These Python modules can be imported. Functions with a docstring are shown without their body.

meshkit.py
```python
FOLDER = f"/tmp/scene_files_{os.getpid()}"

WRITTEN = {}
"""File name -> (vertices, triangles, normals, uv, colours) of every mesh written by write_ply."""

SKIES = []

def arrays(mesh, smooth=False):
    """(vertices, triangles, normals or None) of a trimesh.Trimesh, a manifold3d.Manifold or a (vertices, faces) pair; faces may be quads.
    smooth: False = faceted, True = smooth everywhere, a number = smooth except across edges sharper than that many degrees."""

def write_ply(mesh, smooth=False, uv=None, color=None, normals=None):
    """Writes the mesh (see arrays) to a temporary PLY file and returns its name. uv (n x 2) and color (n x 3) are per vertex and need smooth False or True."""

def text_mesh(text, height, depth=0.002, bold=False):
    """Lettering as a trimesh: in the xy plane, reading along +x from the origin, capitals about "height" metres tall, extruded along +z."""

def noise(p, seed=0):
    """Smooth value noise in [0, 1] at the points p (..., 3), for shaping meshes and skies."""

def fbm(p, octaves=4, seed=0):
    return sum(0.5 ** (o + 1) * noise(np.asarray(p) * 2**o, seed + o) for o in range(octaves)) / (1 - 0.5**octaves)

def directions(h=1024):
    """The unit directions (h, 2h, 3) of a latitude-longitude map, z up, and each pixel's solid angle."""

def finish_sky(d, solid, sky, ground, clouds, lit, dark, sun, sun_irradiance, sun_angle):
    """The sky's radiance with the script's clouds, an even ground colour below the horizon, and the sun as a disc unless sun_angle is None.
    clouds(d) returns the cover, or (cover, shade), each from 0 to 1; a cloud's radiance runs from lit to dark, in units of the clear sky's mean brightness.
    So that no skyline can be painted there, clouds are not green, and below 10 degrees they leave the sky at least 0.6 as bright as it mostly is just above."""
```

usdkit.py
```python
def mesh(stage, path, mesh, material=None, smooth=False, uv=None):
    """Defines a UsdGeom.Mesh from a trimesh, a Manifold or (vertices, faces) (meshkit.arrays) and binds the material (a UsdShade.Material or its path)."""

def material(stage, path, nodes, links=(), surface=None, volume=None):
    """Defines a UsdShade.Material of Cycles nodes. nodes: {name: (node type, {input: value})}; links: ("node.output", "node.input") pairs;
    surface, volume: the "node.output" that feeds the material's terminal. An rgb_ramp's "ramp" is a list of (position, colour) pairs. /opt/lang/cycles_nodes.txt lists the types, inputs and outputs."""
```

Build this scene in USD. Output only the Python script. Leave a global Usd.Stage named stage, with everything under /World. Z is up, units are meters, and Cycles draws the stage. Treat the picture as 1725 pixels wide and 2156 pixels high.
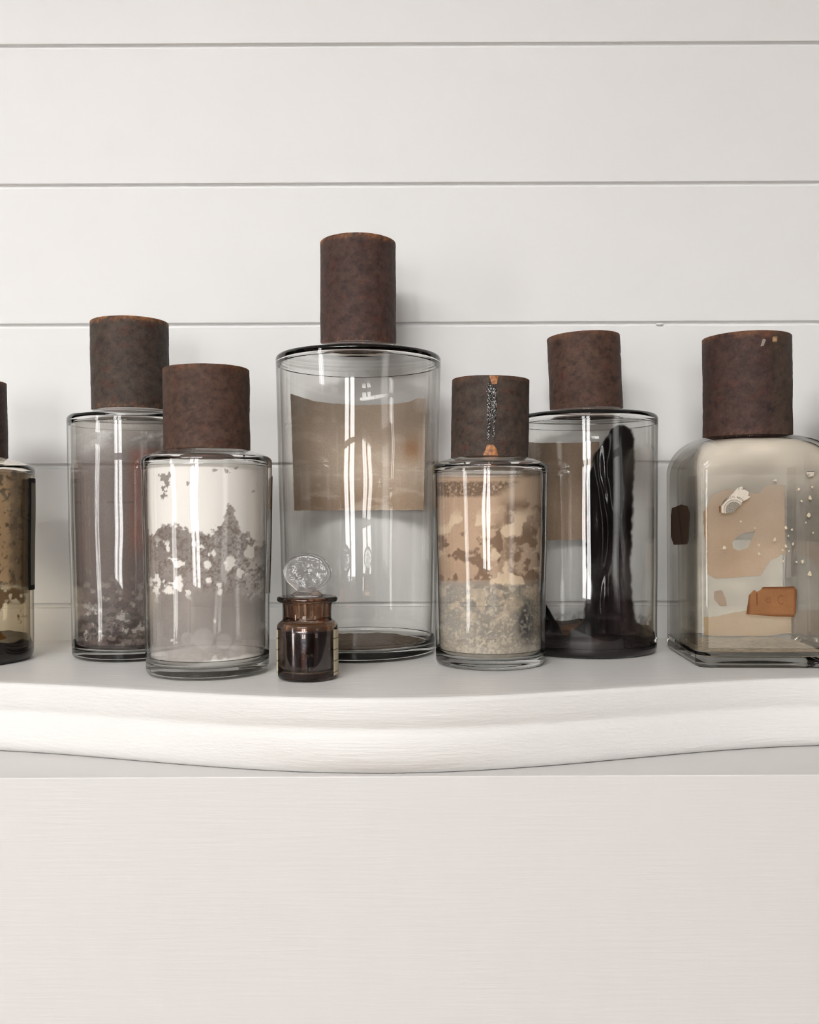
import math
import numpy as np, trimesh, usdkit, manifold3d
from shapely.geometry import Polygon
from pxr import Usd, UsdGeom, UsdShade, UsdLux, Gf, Sdf, Vt
from meshkit import noise, fbm, text_mesh

stage = Usd.Stage.CreateInMemory()
UsdGeom.SetStageUpAxis(stage, 'Z')
UsdGeom.SetStageMetersPerUnit(stage, 1.0)
UsdGeom.Xform.Define(stage, '/World')
UsdGeom.Scope.Define(stage, '/World/Looks')

# ------------------------------------------------------------------ camera
FPX = 2000.0                       # focal length in pixels of the 1725 x 2156 frame
DW = 0.95                          # camera to the plank wall
SHELF = 1.20                       # top of the mantel shelf
HE = 0.127                         # eye above the shelf
CZ = SHELF + HE
ROLL = 0.0041
cam = UsdGeom.Camera.Define(stage, '/World/Camera')
cam.CreateHorizontalApertureAttr(36.0)
cam.CreateFocalLengthAttr(36.0 * FPX / 1725.0)
cam.CreateFStopAttr(0.0)
cam.CreateClippingRangeAttr(Gf.Vec2f(0.02, 100))
cr, sr = math.cos(ROLL), math.sin(ROLL)
cam.AddTransformOp().Set(Gf.Matrix4d(cr, 0, -sr, 0, sr, 0, cr, 0, 0, -1, 0, 0, 0, -DW, CZ, 1))
cam.CreateExposureAttr(0.22)
WINDOW_LIGHT = 13.0                # daylight radiance of the window panes
SKY_LIGHT = 14.0                   # and of the roof light, which looks at the open sky

# ------------------------------------------------------------------ helpers
USED = {}
def numbered(parent, name):
    k = (parent, name)
    n = USED.get(k, 0)
    USED[k] = n + 1
    return f'{parent}/{name}' if n == 0 else f'{parent}/{name}_{n:03d}'

def data(prim, **kw):
    for k, v in kw.items():
        if v is not None:
            prim.SetCustomDataByKey(k, v)
    return prim

def thing(name, label, cat, loc=(0, 0, 0), rz=0.0, group=None, kind=None, tilt=None):
    x = UsdGeom.Xform.Define(stage, numbered('/World', name))
    x.AddTranslateOp().Set(Gf.Vec3d(*map(float, loc)))
    x.AddRotateZOp().Set(float(math.degrees(rz)))
    if tilt:
        x.AddRotateXYZOp().Set(Gf.Vec3f(*map(float, tilt)))
    data(x.GetPrim(), label=label, category=cat, group=group, kind=kind)
    return str(x.GetPath())

def obj(name, mesh, mat, parent='/World', smooth=35, label=None, kind=None, uv=None, prim=None):
    """One Mesh under the parent; prim = {primvar name: per-vertex array} needs smooth False or True."""
    path = numbered(parent, name)
    m = usdkit.mesh(stage, path, mesh, mat, smooth=smooth, uv=uv)
    if prim:
        api = UsdGeom.PrimvarsAPI(m)
        for k, a in prim.items():
            a = np.asarray(a, np.float32)
            if a.ndim == 2:
                api.CreatePrimvar(k, Sdf.ValueTypeNames.Color3fArray, 'vertex').Set(Vt.Vec3fArray.FromNumpy(a))
            else:
                api.CreatePrimvar(k, Sdf.ValueTypeNames.FloatArray, 'vertex').Set(Vt.FloatArray.FromNumpy(a))
    data(m.GetPrim(), label=label, kind=kind)
    return path

def srgb(r, g, b):
    c = np.array([r, g, b], float) / 255.0
    return np.where(c <= 0.04045, c / 12.92, ((c + 0.055) / 1.055) ** 2.4)

def S(*a):
    return tuple(srgb(*a))

def box(x0, x1, y0, y1, z0, z1):
    m = trimesh.creation.box([x1 - x0, y1 - y0, z1 - z0])
    m.apply_translation([(x0 + x1) / 2, (y0 + y1) / 2, (z0 + z1) / 2])
    return m

def cat(ms):
    return trimesh.util.concatenate(ms)

def mat(name, nodes, links=(), surface='p.BSDF', volume=None):
    return usdkit.material(stage, '/World/Looks/' + name, nodes, links, surface=surface, volume=volume)

def px_of(p):
    """Photo pixel of a world point: used to read measured marks of the photo onto real surfaces."""
    p = np.asarray(p, float)
    q = p - np.array([0, -DW, CZ])
    xc = q[..., 0] * cr - q[..., 2] * sr
    yc = q[..., 0] * sr + q[..., 2] * cr
    return 862.5 + FPX * xc / q[..., 1], 1078 - FPX * yc / q[..., 1]

def sstep(a, b, x):
    t = np.clip((x - a) / (b - a), 0, 1)
    return t * t * (3 - 2 * t)

# ------------------------------------------------------------------ materials
def paint(name, col, rough=0.45, grain=0.06, scale=(2, 60, 60)):
    return mat(name, {
        'tc': ('texture_coordinate', {}),
        'mp': ('mapping', {'scale': scale}),
        'n': ('noise_texture', {'scale': 8.0, 'detail': 5.0, 'roughness': 0.6}),
        'n2': ('noise_texture', {'scale': 1.3, 'detail': 2.0}),
        'r': ('rgb_ramp', {'ramp': [(0.3, tuple(np.array(col) * 0.97)), (0.7, col)]}),
        'b': ('bump', {'strength': grain, 'distance': 0.002}),
        'p': ('principled_bsdf', {'roughness': rough, 'specular_ior_level': 0.35})},
        [('tc.object', 'mp.vector'), ('mp.vector', 'n.vector'), ('tc.object', 'n2.vector'), ('n2.fac', 'r.fac'), ('r.color', 'p.base_color'),
         ('n.fac', 'b.height'), ('b.normal', 'p.normal')])

WALLP = paint('wall_paint', (0.86, 0.855, 0.845), 0.5, 0.03, (3, 40, 40))
PLANKP = paint('plank_paint', (0.86, 0.857, 0.848), 0.5, 0.03, (3, 40, 40))
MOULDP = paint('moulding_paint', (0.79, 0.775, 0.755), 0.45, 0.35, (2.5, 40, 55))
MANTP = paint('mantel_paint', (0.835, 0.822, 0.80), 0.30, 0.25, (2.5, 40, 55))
CEILP = paint('ceiling_paint', (0.85, 0.85, 0.84), 0.7, 0.02)
FLOORP = mat('floor_wood', {
    'tc': ('texture_coordinate', {}), 'mp': ('mapping', {'scale': (6, 0.6, 1)}),
    'n': ('noise_texture', {'scale': 5.0, 'detail': 6.0}),
    'r': ('rgb_ramp', {'ramp': [(0.3, (0.10, 0.06, 0.035)), (0.7, (0.24, 0.15, 0.09))]}),
    'p': ('principled_bsdf', {'roughness': 0.4})},
    [('tc.object', 'mp.vector'), ('mp.vector', 'n.vector'), ('n.fac', 'r.fac'), ('r.color', 'p.base_color')])
PANE = mat('daylight_pane', {'e': ('emission', {'color': (1.0, 0.995, 0.985), 'strength': WINDOW_LIGHT})}, surface='e.emission')
CURTAIN = mat('curtained_pane', {'e': ('emission', {'color': (1.0, 0.98, 0.95), 'strength': WINDOW_LIGHT * 0.16})}, surface='e.emission')
SKYPANE = mat('roof_light_pane', {'e': ('emission', {'color': (1.0, 0.995, 0.985), 'strength': SKY_LIGHT})}, surface='e.emission')
ROOMP = paint('room_paint', (0.085, 0.075, 0.068), 0.6, 0.03, (3, 40, 40))

def glass(name, tint=(0.995, 0.997, 0.99), absorb=(0.75, 0.8, 0.77), density=2.0, rough=0.0, clear=1.0):
    return mat(name, {
        'p': ('principled_bsdf', {'base_color': tint, 'roughness': rough, 'ior': 1.48, 'transmission_weight': clear}),
        'v': ('absorption_volume', {'color': absorb, 'density': density})}, surface='p.BSDF', volume='v.volume')

GLASS = glass('old_clear_glass')

def wall_glass(name, face=(1.0, 0.998, 0.993), edge=(0.58, 0.57, 0.55), ior=1.28):
    """The thin blown walls: seen aslant the light crosses more glass, so they darken towards the edge of the bottle."""
    face, edge = np.array(face), np.array(edge)
    return mat(name, {
        'lw': ('layer_weight', {'blend': 0.5}),
        'r': ('rgb_ramp', {'ramp': [(0.0, face), (0.55, face * 0.99), (0.75, face * 0.7 + edge * 0.3), (0.9, edge), (0.97, edge * 0.8), (1.0, edge * 1.25)]}),
        'p': ('principled_bsdf', {'roughness': 0.0, 'ior': ior, 'transmission_weight': 1.0, 'thin_wall': True})},
        [('lw.facing', 'r.fac'), ('r.color', 'p.base_color')])
WALLG = wall_glass('old_bottle_wall_glass')

def film_mat(name, rough=0.6, spec=0.3, metallic=0.0, fine=900.0, amp=0.35, bump=0.15, coat=0.0):
    """Residue on the inside of the glass: primvar tone is its own colour, cover how much of the surface it hides."""
    return mat(name, {
        'c': ('attribute', {'attribute': 'cover'}), 't': ('attribute', {'attribute': 'tone'}),
        'tc': ('texture_coordinate', {}), 'n': ('noise_texture', {'scale': fine, 'detail': 3.0, 'roughness': 0.65}),
        'm': ('math', {'math_type': 'multiply_add', 'value2': amp, 'value3': -amp / 2}),
        'w': ('math', {'math_type': 'multiply'}),
        'wa': ('math', {'math_type': 'multiply_add', 'value2': -4.0, 'value3': 4.0}),
        'cov4': ('math', {'math_type': 'multiply', 'value2': 4.0}), 'wmin': ('math', {'math_type': 'minimum'}), 'w1': ('math', {'math_type': 'minimum', 'value2': 1.0}),
        'a': ('math', {'math_type': 'add', 'use_clamp': True}),
        'b': ('bump', {'strength': bump, 'distance': 0.0005}),
        'tr': ('transparent_bsdf', {}),
        'p': ('principled_bsdf', {'roughness': rough, 'specular_ior_level': spec, 'metallic': metallic, 'coat_weight': coat}),
        'x': ('mix_closure', {})},
        [('tc.object', 'n.vector'), ('n.fac', 'm.value1'), ('c.fac', 'cov4.value1'), ('c.fac', 'wa.value1'), ('cov4.value', 'wmin.value1'), ('wa.value', 'wmin.value2'),
         ('wmin.value', 'w1.value1'), ('m.value', 'w.value1'), ('w1.value', 'w.value2'), ('c.fac', 'a.value1'), ('w.value', 'a.value2'),
         ('t.color', 'p.base_color'), ('n.fac', 'b.height'), ('b.normal', 'p.normal'),
         ('a.value', 'x.fac'), ('tr.BSDF', 'x.closure1'), ('p.BSDF', 'x.closure2')], surface='x.closure')

FILM = film_mat('dry_residue')
HAZE = film_mat('glass_haze', fine=300.0, amp=0.1, bump=0.0)

def paper_mat(name, rough=0.8, bump=0.2):
    return mat(name, {
        't': ('attribute', {'attribute': 'tone'}), 'tc': ('texture_coordinate', {}),
        'n': ('noise_texture', {'scale': 700.0, 'detail': 4.0, 'roughness': 0.6}),
        'r': ('rgb_ramp', {'ramp': [(0.25, (0.86, 0.86, 0.86)), (0.75, (1.05, 1.05, 1.05))]}),
        'mx': ('mix_color', {'blend_type': 'multiply', 'fac': 1.0}),
        'b': ('bump', {'strength': bump, 'distance': 0.0004}),
        'tl': ('translucent_bsdf', {}), 'x': ('mix_closure', {'fac': 0.08}),
        'p': ('principled_bsdf', {'roughness': rough, 'specular_ior_level': 0.2})},
        [('tc.object', 'n.vector'), ('n.fac', 'r.fac'), ('t.color', 'mx.a'), ('r.color', 'mx.b'), ('mx.result', 'p.base_color'), ('n.fac', 'b.height'), ('b.normal', 'p.normal'),
         ('mx.result', 'tl.color'), ('p.BSDF', 'x.closure1'), ('tl.BSDF', 'x.closure2')], surface='x.closure')
PAPER = paper_mat('aged_paper')

def rust_mat(name):
    """Rusted tin: primvar tone carries stains and worn rims; noise adds mottling and pitting."""
    return mat(name, {
        't': ('attribute', {'attribute': 'tone'}), 'tc': ('texture_coordinate', {}),
        'n': ('noise_texture', {'scale': 150.0, 'detail': 7.0, 'roughness': 0.7}),
        'n2': ('noise_texture', {'scale': 900.0, 'detail': 4.0, 'roughness': 0.7}),
        'r': ('rgb_ramp', {'ramp': [(0.3, (0.48, 0.45, 0.45)), (0.5, (1, 1, 1)), (0.72, (1.5, 1.47, 1.45))]}),
        'r2': ('rgb_ramp', {'ramp': [(0.3, (0.75, 0.72, 0.7)), (0.7, (1.2, 1.22, 1.25))]}),
        'm1': ('mix_color', {'blend_type': 'multiply', 'fac': 1.0, 'use_clamp_result': False}),
        'm2': ('mix_color', {'blend_type': 'multiply', 'fac': 1.0, 'use_clamp_result': False}),
        'b': ('bump', {'strength': 0.55, 'distance': 0.0006}),
        'b2': ('bump', {'strength': 0.35, 'distance': 0.0015}),
        'p': ('principled_bsdf', {'roughness': 0.62, 'specular_ior_level': 0.35})},
        [('tc.object', 'n.vector'), ('tc.object', 'n2.vector'), ('n.fac', 'r.fac'), ('n2.fac', 'r2.fac'), ('t.color', 'm1.a'), ('r.color', 'm1.b'), ('m1.result', 'm2.a'), ('r2.color', 'm2.b'),
         ('m2.result', 'p.base_color'), ('n2.fac', 'b.height'), ('n.fac', 'b2.height'), ('b.normal', 'b2.normal'), ('b2.normal', 'p.normal')])
RUST = rust_mat('rusted_tin')

RESINM = mat('black_resin', {
    'tc': ('texture_coordinate', {}), 'n': ('noise_texture', {'scale': 60.0, 'detail': 4.0}),
    'r': ('rgb_ramp', {'ramp': [(0.35, (0.004, 0.003, 0.003)), (0.62, (0.012, 0.007, 0.007)), (0.8, (0.03, 0.014, 0.010))]}),
    'p': ('principled_bsdf', {'roughness': 0.45, 'specular_ior_level': 0.25})},
    [('tc.object', 'n.vector'), ('n.fac', 'r.fac'), ('r.color', 'p.base_color')])
SOLDER = mat('black_solder', {
    'tc': ('texture_coordinate', {}), 'n': ('noise_texture', {'scale': 1300.0, 'detail': 2.0, 'roughness': 0.6}),
    'r': ('rgb_ramp', {'ramp': [(0.0, (0.012, 0.011, 0.011)), (0.535, (0.016, 0.015, 0.015)), (0.60, (0.80, 0.79, 0.77)), (1.0, (0.85, 0.84, 0.82))]}),
    'b': ('bump', {'strength': 0.6, 'distance': 0.001}),
    'p': ('principled_bsdf', {'roughness': 0.3, 'metallic': 0.35, 'specular_ior_level': 0.5})},
    [('tc.object', 'n.vector'), ('n.fac', 'r.fac'), ('r.color', 'p.base_color'), ('n.fac', 'b.height'), ('b.normal', 'p.normal')])
INK = mat('printing_ink', {'p': ('principled_bsdf', {'base_color': (0.02, 0.018, 0.016), 'roughness': 0.7})})

# ------------------------------------------------------------------ the room
XL, XR, YB, ZC = -2.6, 2.9, -6.2, 2.65
def struct(name, label=None):
    return thing(name, label or name.replace('_', ' '), None, kind='structure')

wb = thing('wall_back', 'white painted horizontal plank wall behind the shelf of bottles', 'wall', kind='structure')
PITCH, GAP = 0.13985, 0.0046
Z0 = CZ - 0.0921 + 0.0021             # lower edge of the plank that starts at the lowest visible joint (middle of the joint - half the gap is below)
obj('wall_backing', box(XL, XR, 0.0048, 0.06, 0, ZC), WALLP, wb)
def plank_mesh(z0, z1, seed):
    """A long board, 8 mm proud of the backing, edges eased, very slightly bowed so that joints are not ruler-straight."""
    e = 0.0015
    prof = [(0.0050, z0), (0.0 + e, z0), (0.0003, z0 + e * 0.3), (0.0, z0 + e), (0.0, z1 - e), (0.0003, z1 - e * 0.3), (0.0 + e, z1), (0.0050, z1)]
    xs = np.concatenate([[XL], np.linspace(-0.7, 0.7, 57), [XR]])
    n, k = len(xs), len(prof)
    V = np.zeros((n, k, 3))
    for i, x in enumerate(xs):
        w = (noise(np.array([x * 3.1, seed * 7.3, 0.5]), 3) - 0.5) * 0.0009
        w2 = (noise(np.array([x * 2.7, seed * 5.1, 4.5]), 9) - 0.5) * 0.0009
        for j, (y, z) in enumerate(prof):
            V[i, j] = (x, y, z + (w if j < k / 2 else w2))
    F = []
    for i in range(n - 1):
        for j in range(k):
            a, b = i * k + j, i * k + (j + 1) % k
            F.append((a, b, b + k, a + k))
    m = trimesh.Trimesh(*usd_tri(V.reshape(-1, 3), F), process=False)
    caps = []
    for j in range(1, k - 1):
        caps += [(0, j + 1, j), ((n - 1) * k, (n - 1) * k + j, (n - 1) * k + j + 1)]
    return trimesh.Trimesh(m.vertices, np.vstack([m.faces, caps]), process=False)

def usd_tri(V, F):
    F = np.asarray(F)
    return V, np.vstack([F[:, [0, 1, 2]], F[:, [0, 2, 3]]])

z = Z0
obj('plank', plank_mesh(Z0 - PITCH, Z0 - GAP, 50), PLANKP, wb, smooth=40)
k = 0
while z < ZC - 0.02:
    obj('plank', plank_mesh(z, min(z + PITCH - GAP, ZC), k), PLANKP, wb, smooth=40)
    z += PITCH
    k += 1
# a small blob of paint that bridges the third joint at the right
blob = trimesh.creation.icosphere(3, 1.0)
blob.apply_scale([0.0042, 0.0022, 0.0014])
blob.apply_translation([0.2515, 0.0012, Z0 + 2 * PITCH - GAP / 2 - 0.0004])
obj('paint_drip', blob, PLANKP, wb)

wl = thing('wall_left', 'taupe painted side wall at the left with a window', 'wall', kind='structure')
wr = thing('wall_right', 'taupe painted side wall at the right with a window', 'wall', kind='structure')
wf = thing('wall_front', 'taupe painted wall across the room with a pair of windows', 'wall', kind='structure')
fl = thing('floor', 'brown wooden floor of the room', 'floor', kind='structure')
ce = thing('ceiling', 'white painted ceiling of the room', 'ceiling', kind='structure')
obj('floor_boards', box(XL, XR, YB, 0.06, -0.05, 0), FLOORP, fl)
RX0, RX1, RY0, RY1 = -1.75, 0.05, -3.40, -1.90          # the roof light
obj('ceiling_board', cat([box(XL, RX0, YB, 0.06, ZC, ZC + 0.12), box(RX1, XR, YB, 0.06, ZC, ZC + 0.12), box(RX0, RX1, YB, RY0, ZC, ZC + 0.12), box(RX0, RX1, RY1, 0.06, ZC, ZC + 0.12)]), CEILP, ce)

def wall_with_holes(axis, at, lo, hi, holes, th=0.12):
    """axis 'x': wall in the plane x = at, running in y; 'y': in the plane y = at, running in x. holes: (a0, a1, z0, z1), in order, not overlapping."""
    ms, a = [], lo
    def put(a0, a1, z0, z1):
        if a1 - a0 < 1e-6 or z1 - z0 < 1e-6:
            return
        ms.append(box(a0, a1, at[0], at[1], z0, z1) if axis == 'y' else box(at[0], at[1], a0, a1, z0, z1))
    for (a0, a1, z0, z1) in holes:
        put(a, a0, 0, ZC)
        put(a0, a1, 0, z0)
        put(a0, a1, z1, ZC)
        a = a1
    put(a, hi, 0, ZC)
    return cat(ms)

REAR = [(-1.85, -1.15, 0.60, 2.20), (-1.0, -0.30, 0.60, 2.20)]
LEFT = [(-2.45, -2.0, 0.70, 2.15)]
RIGHT = [(-4.2, -3.0, 0.80, 2.10)]
obj('wall_panel', wall_with_holes('y', (YB - 0.12, YB), XL, XR, REAR), ROOMP, wf)
obj('wall_panel', wall_with_holes('x', (XL - 0.12, XL), YB, 0.06, LEFT), ROOMP, wl)
obj('wall_panel', wall_with_holes('x', (XR, XR + 0.12), YB, 0.06, RIGHT), ROOMP, wr)

def window(n, axis, at, h, inward, glow=None):
    """A white double-hung window of two sashes with a muntin each; its panes glow with the daylight outside."""
    a0, a1, z0, z1 = h
    w = thing(f'window_{n}', f'white framed sash window number {n} of the room', 'window', kind='structure')
    def b(p0, p1, q0, q1, d0, d1):
        d0, d1 = at + inward * d0, at + inward * d1
        d0, d1 = min(d0, d1), max(d0, d1)
        return box(p0, p1, d0, d1, q0, q1) if axis == 'y' else box(d0, d1, p0, p1, q0, q1)
    f = 0.05
    zm = (z0 + z1) / 2 + 0.12
    am = (a0 + a1) / 2
    obj('frame', cat([b(a0, a0 + f, z0, z1, -0.08, 0.015), b(a1 - f, a1, z0, z1, -0.08, 0.015), b(a0 + f, a1 - f, z0, z0 + f, -0.08, 0.015), b(a0 + f, a1 - f, z1 - f, z1, -0.08, 0.015),
                      b(a0 + f, a1 - f, zm - 0.025, zm + 0.025, -0.075, -0.02)]), WALLP, w)
    obj('muntin', b(am - 0.012, am + 0.012, z0 + f, zm - 0.025, -0.07, -0.03), WALLP, w)
    obj('muntin', b(am - 0.012, am + 0.012, zm + 0.025, z1 - f, -0.07, -0.03), WALLP, w)
    obj('pane', b(a0 + f, a1 - f, z0 + f, zm - 0.025, -0.066, -0.060), glow or PANE, w)
    obj('pane', b(a0 + f, a1 - f, zm + 0.025, z1 - f, -0.066, -0.060), glow or PANE, w)

for i, h in enumerate(REAR):
    window(i + 1, 'y', YB, h, 1)
window(3, 'x', XL, LEFT[0], 1)
window(4, 'x', XR, RIGHT[0], -1, CURTAIN)

w = thing('window_5', 'white framed roof light in the ceiling', 'window', kind='structure')
obj('frame', cat([box(RX0, RX0 + 0.05, RY0, RY1, ZC - 0.01, ZC + 0.1), box(RX1 - 0.05, RX1, RY0, RY1, ZC - 0.01, ZC + 0.1), box(RX0 + 0.05, RX1 - 0.05, RY0, RY0 + 0.05, ZC - 0.01, ZC + 0.1), box(RX0 + 0.05, RX1 - 0.05, RY1 - 0.05, RY1, ZC - 0.01, ZC + 0.1)]), WALLP, w)
obj('muntin', box((RX0 + RX1) / 2 - 0.02, (RX0 + RX1) / 2 + 0.02, RY0 + 0.05, RY1 - 0.05, ZC, ZC + 0.05), WALLP, w)
obj('pane', box(RX0 + 0.05, RX1 - 0.05, RY0 + 0.05, RY1 - 0.05, ZC + 0.05, ZC + 0.056), SKYPANE, w)

# ------------------------------------------------------------------ the mantelpiece
mp = thing('mantelpiece', 'white painted bow-fronted mantelpiece with a rounded moulded edge', 'mantelpiece', (0, 0, 0))
HW = 0.95
def front_d(X):
    """Distance from the camera of the front of the bow."""
    t = np.clip(np.abs(np.asarray(X, float) + 0.02) / 0.36, 0, 1.0)
    return 0.648 + 0.0365 * (1 - np.cos(np.pi * t))
XS = np.concatenate([np.linspace(-HW, -0.4, 8)[:-1], np.linspace(-0.4, 0.4, 121), np.linspace(0.4, HW, 8)[1:]])
# profile of the moulded edge: (outward from the bow line, height over the shelf top)
PROF = [(-0.010, 0.0), (-0.0035, -0.0001), (-0.0018, -0.0006), (-0.0006, -0.0018), (0.0, -0.0036), (0.0003, -0.008), (0.0004, -0.0125), (0.0, -0.0155), (-0.0006, -0.0178), (-0.0012, -0.0196),
        (-0.0016, -0.0212), (-0.0014, -0.0228), (-0.0006, -0.0246)]
for a in np.linspace(0.40, -0.5, 15) * np.pi:
    PROF.append((0.0030 + (np.cos(a) - 1) * 0.0100 * (0.45 if a > 0 else 1.0), -0.0388 + np.sin(a) * 0.0139))
PROF = [p for i, p in enumerate(PROF)]
PROF += [(-0.016, -0.0527), (-0.05, -0.0527)]
def loft(prof, xs, fn):
    k = len(prof)
    V = np.array([[(x, fn(x) - o, SHELF + zz) for (o, zz) in prof] for x in xs])
    n = len(xs)
    i, j = np.meshgrid(np.arange(n - 1), np.arange(k - 1), indexing='ij')
    a = i * k + j
    F = np.stack([a, a + k, a + k + 1, a + 1], -1).reshape(-1, 4)
    return V, F
V, F = loft(PROF, XS, lambda x: -DW + float(front_d(x)))
vv = V.reshape(-1, 3).copy()
wob = (fbm(vv * np.array([14, 14, 40]), 3, 5) - 0.5) * 0.0011          # hand-painted unevenness
wob[np.tile(np.arange(len(PROF)) < 2, len(XS))] = 0
vv[:, 1] -= wob
mould = trimesh.Trimesh(*usd_tri(vv, F), process=False)
if mould.face_normals[len(mould.faces) // 4][1] > 0:
    mould.invert()
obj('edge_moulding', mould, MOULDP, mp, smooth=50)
# shelf board behind the moulded edge
pts = [(x, -DW + float(front_d(x)) + 0.010) for x in XS] + [(HW, 0.0), (-HW, 0.0)]
board = trimesh.creation.extrude_polygon(Polygon(pts), 0.0527, engine='earcut')
board.apply_translation([0, 0, SHELF - 0.0527])
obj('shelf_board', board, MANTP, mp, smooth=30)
FD = -DW + 0.6465                     # flat front on which the bowed shelf rests: at the sides a narrow ledge shows
e = 0.0012
ledge = SHELF - 0.0527
prof = [(FD + 0.3, ledge), (FD + e, ledge), (FD + e * 0.3, ledge - e * 0.3), (FD, ledge - e), (FD, 0.0), (FD + 0.3, 0.0)]
front = trimesh.creation.extrude_polygon(Polygon(prof), 2 * HW - 0.04, engine='earcut')
v = front.vertices
front.vertices = np.c_[v[:, 2] - HW + 0.02, v[:, 0], v[:, 1]]
front.fix_normals()
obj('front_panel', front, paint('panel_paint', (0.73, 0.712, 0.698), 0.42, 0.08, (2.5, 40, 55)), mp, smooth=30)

# ------------------------------------------------------------------ bottles: geometry
def lathe(prof, n=128, wav=0.0, seed=0, rmax=None, ring=False):
    """Surface of revolution of an open profile of (r, z) whose ends lie on the axis. wav: unevenness of the blown glass in metres."""
    prof = np.asarray(prof, float)
    th = np.arange(n) * 2 * np.pi / n
    r, zz = (prof[:, 0], prof[:, 1]) if ring else (prof[1:-1, 0], prof[1:-1, 1])
    R = np.repeat(r[:, None], n, 1)
    T = np.repeat(th[None], len(r), 0)
    Z = np.repeat(zz[:, None], n, 1)
    if wav:
        p = np.stack([np.cos(T) * 1.5 + 7, np.sin(T) * 1.5 + 7, Z * 14 + seed * 3.7], -1)
        w = (fbm(p, 2, seed) - 0.5) * 2 * wav * np.clip(R / (rmax or max(r.max(), 1e-9)), 0, 1) ** 2
        R = R + w
    P = np.stack([R * np.sin(T), -R * np.cos(T), Z], -1).reshape(-1, 3)
    if ring:                                     # a closed profile off the axis
        k = len(r)
        i, j = np.meshgrid(np.arange(k), np.arange(n), indexing='ij')
        a, b, c, d = i * n + j, i * n + (j + 1) % n, (i + 1) % k * n + (j + 1) % n, (i + 1) % k * n + j
        return trimesh.Trimesh(P, np.vstack([np.stack([a, b, c], -1).reshape(-1, 3), np.stack([a, c, d], -1).reshape(-1, 3)]), process=False)
    V = np.vstack([P, [[0, 0, prof[0, 1]], [0, 0, prof[-1, 1]]]])
    k = len(r)
    i, j = np.meshgrid(np.arange(k - 1), np.arange(n), indexing='ij')
    a, b = i * n + j, i * n + (j + 1) % n
    F = [np.stack([a, b, b + n], -1).reshape(-1, 3), np.stack([a, b + n, a + n], -1).reshape(-1, 3)]
    j = np.arange(n)
    F.append(np.stack([np.full(n, k * n), (j + 1) % n, j], -1))
    F.append(np.stack([np.full(n, k * n + 1), (k - 1) * n + j, (k - 1) * n + (j + 1) % n], -1))
    return trimesh.Trimesh(V, np.vstack(F), process=False)

def arc(cx, cz, r, a0, a1, n=8):
    a = np.radians(np.linspace(a0, a1, n))
    return [(cx + r * np.cos(t), cz + r * np.sin(t)) for t in a]

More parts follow.
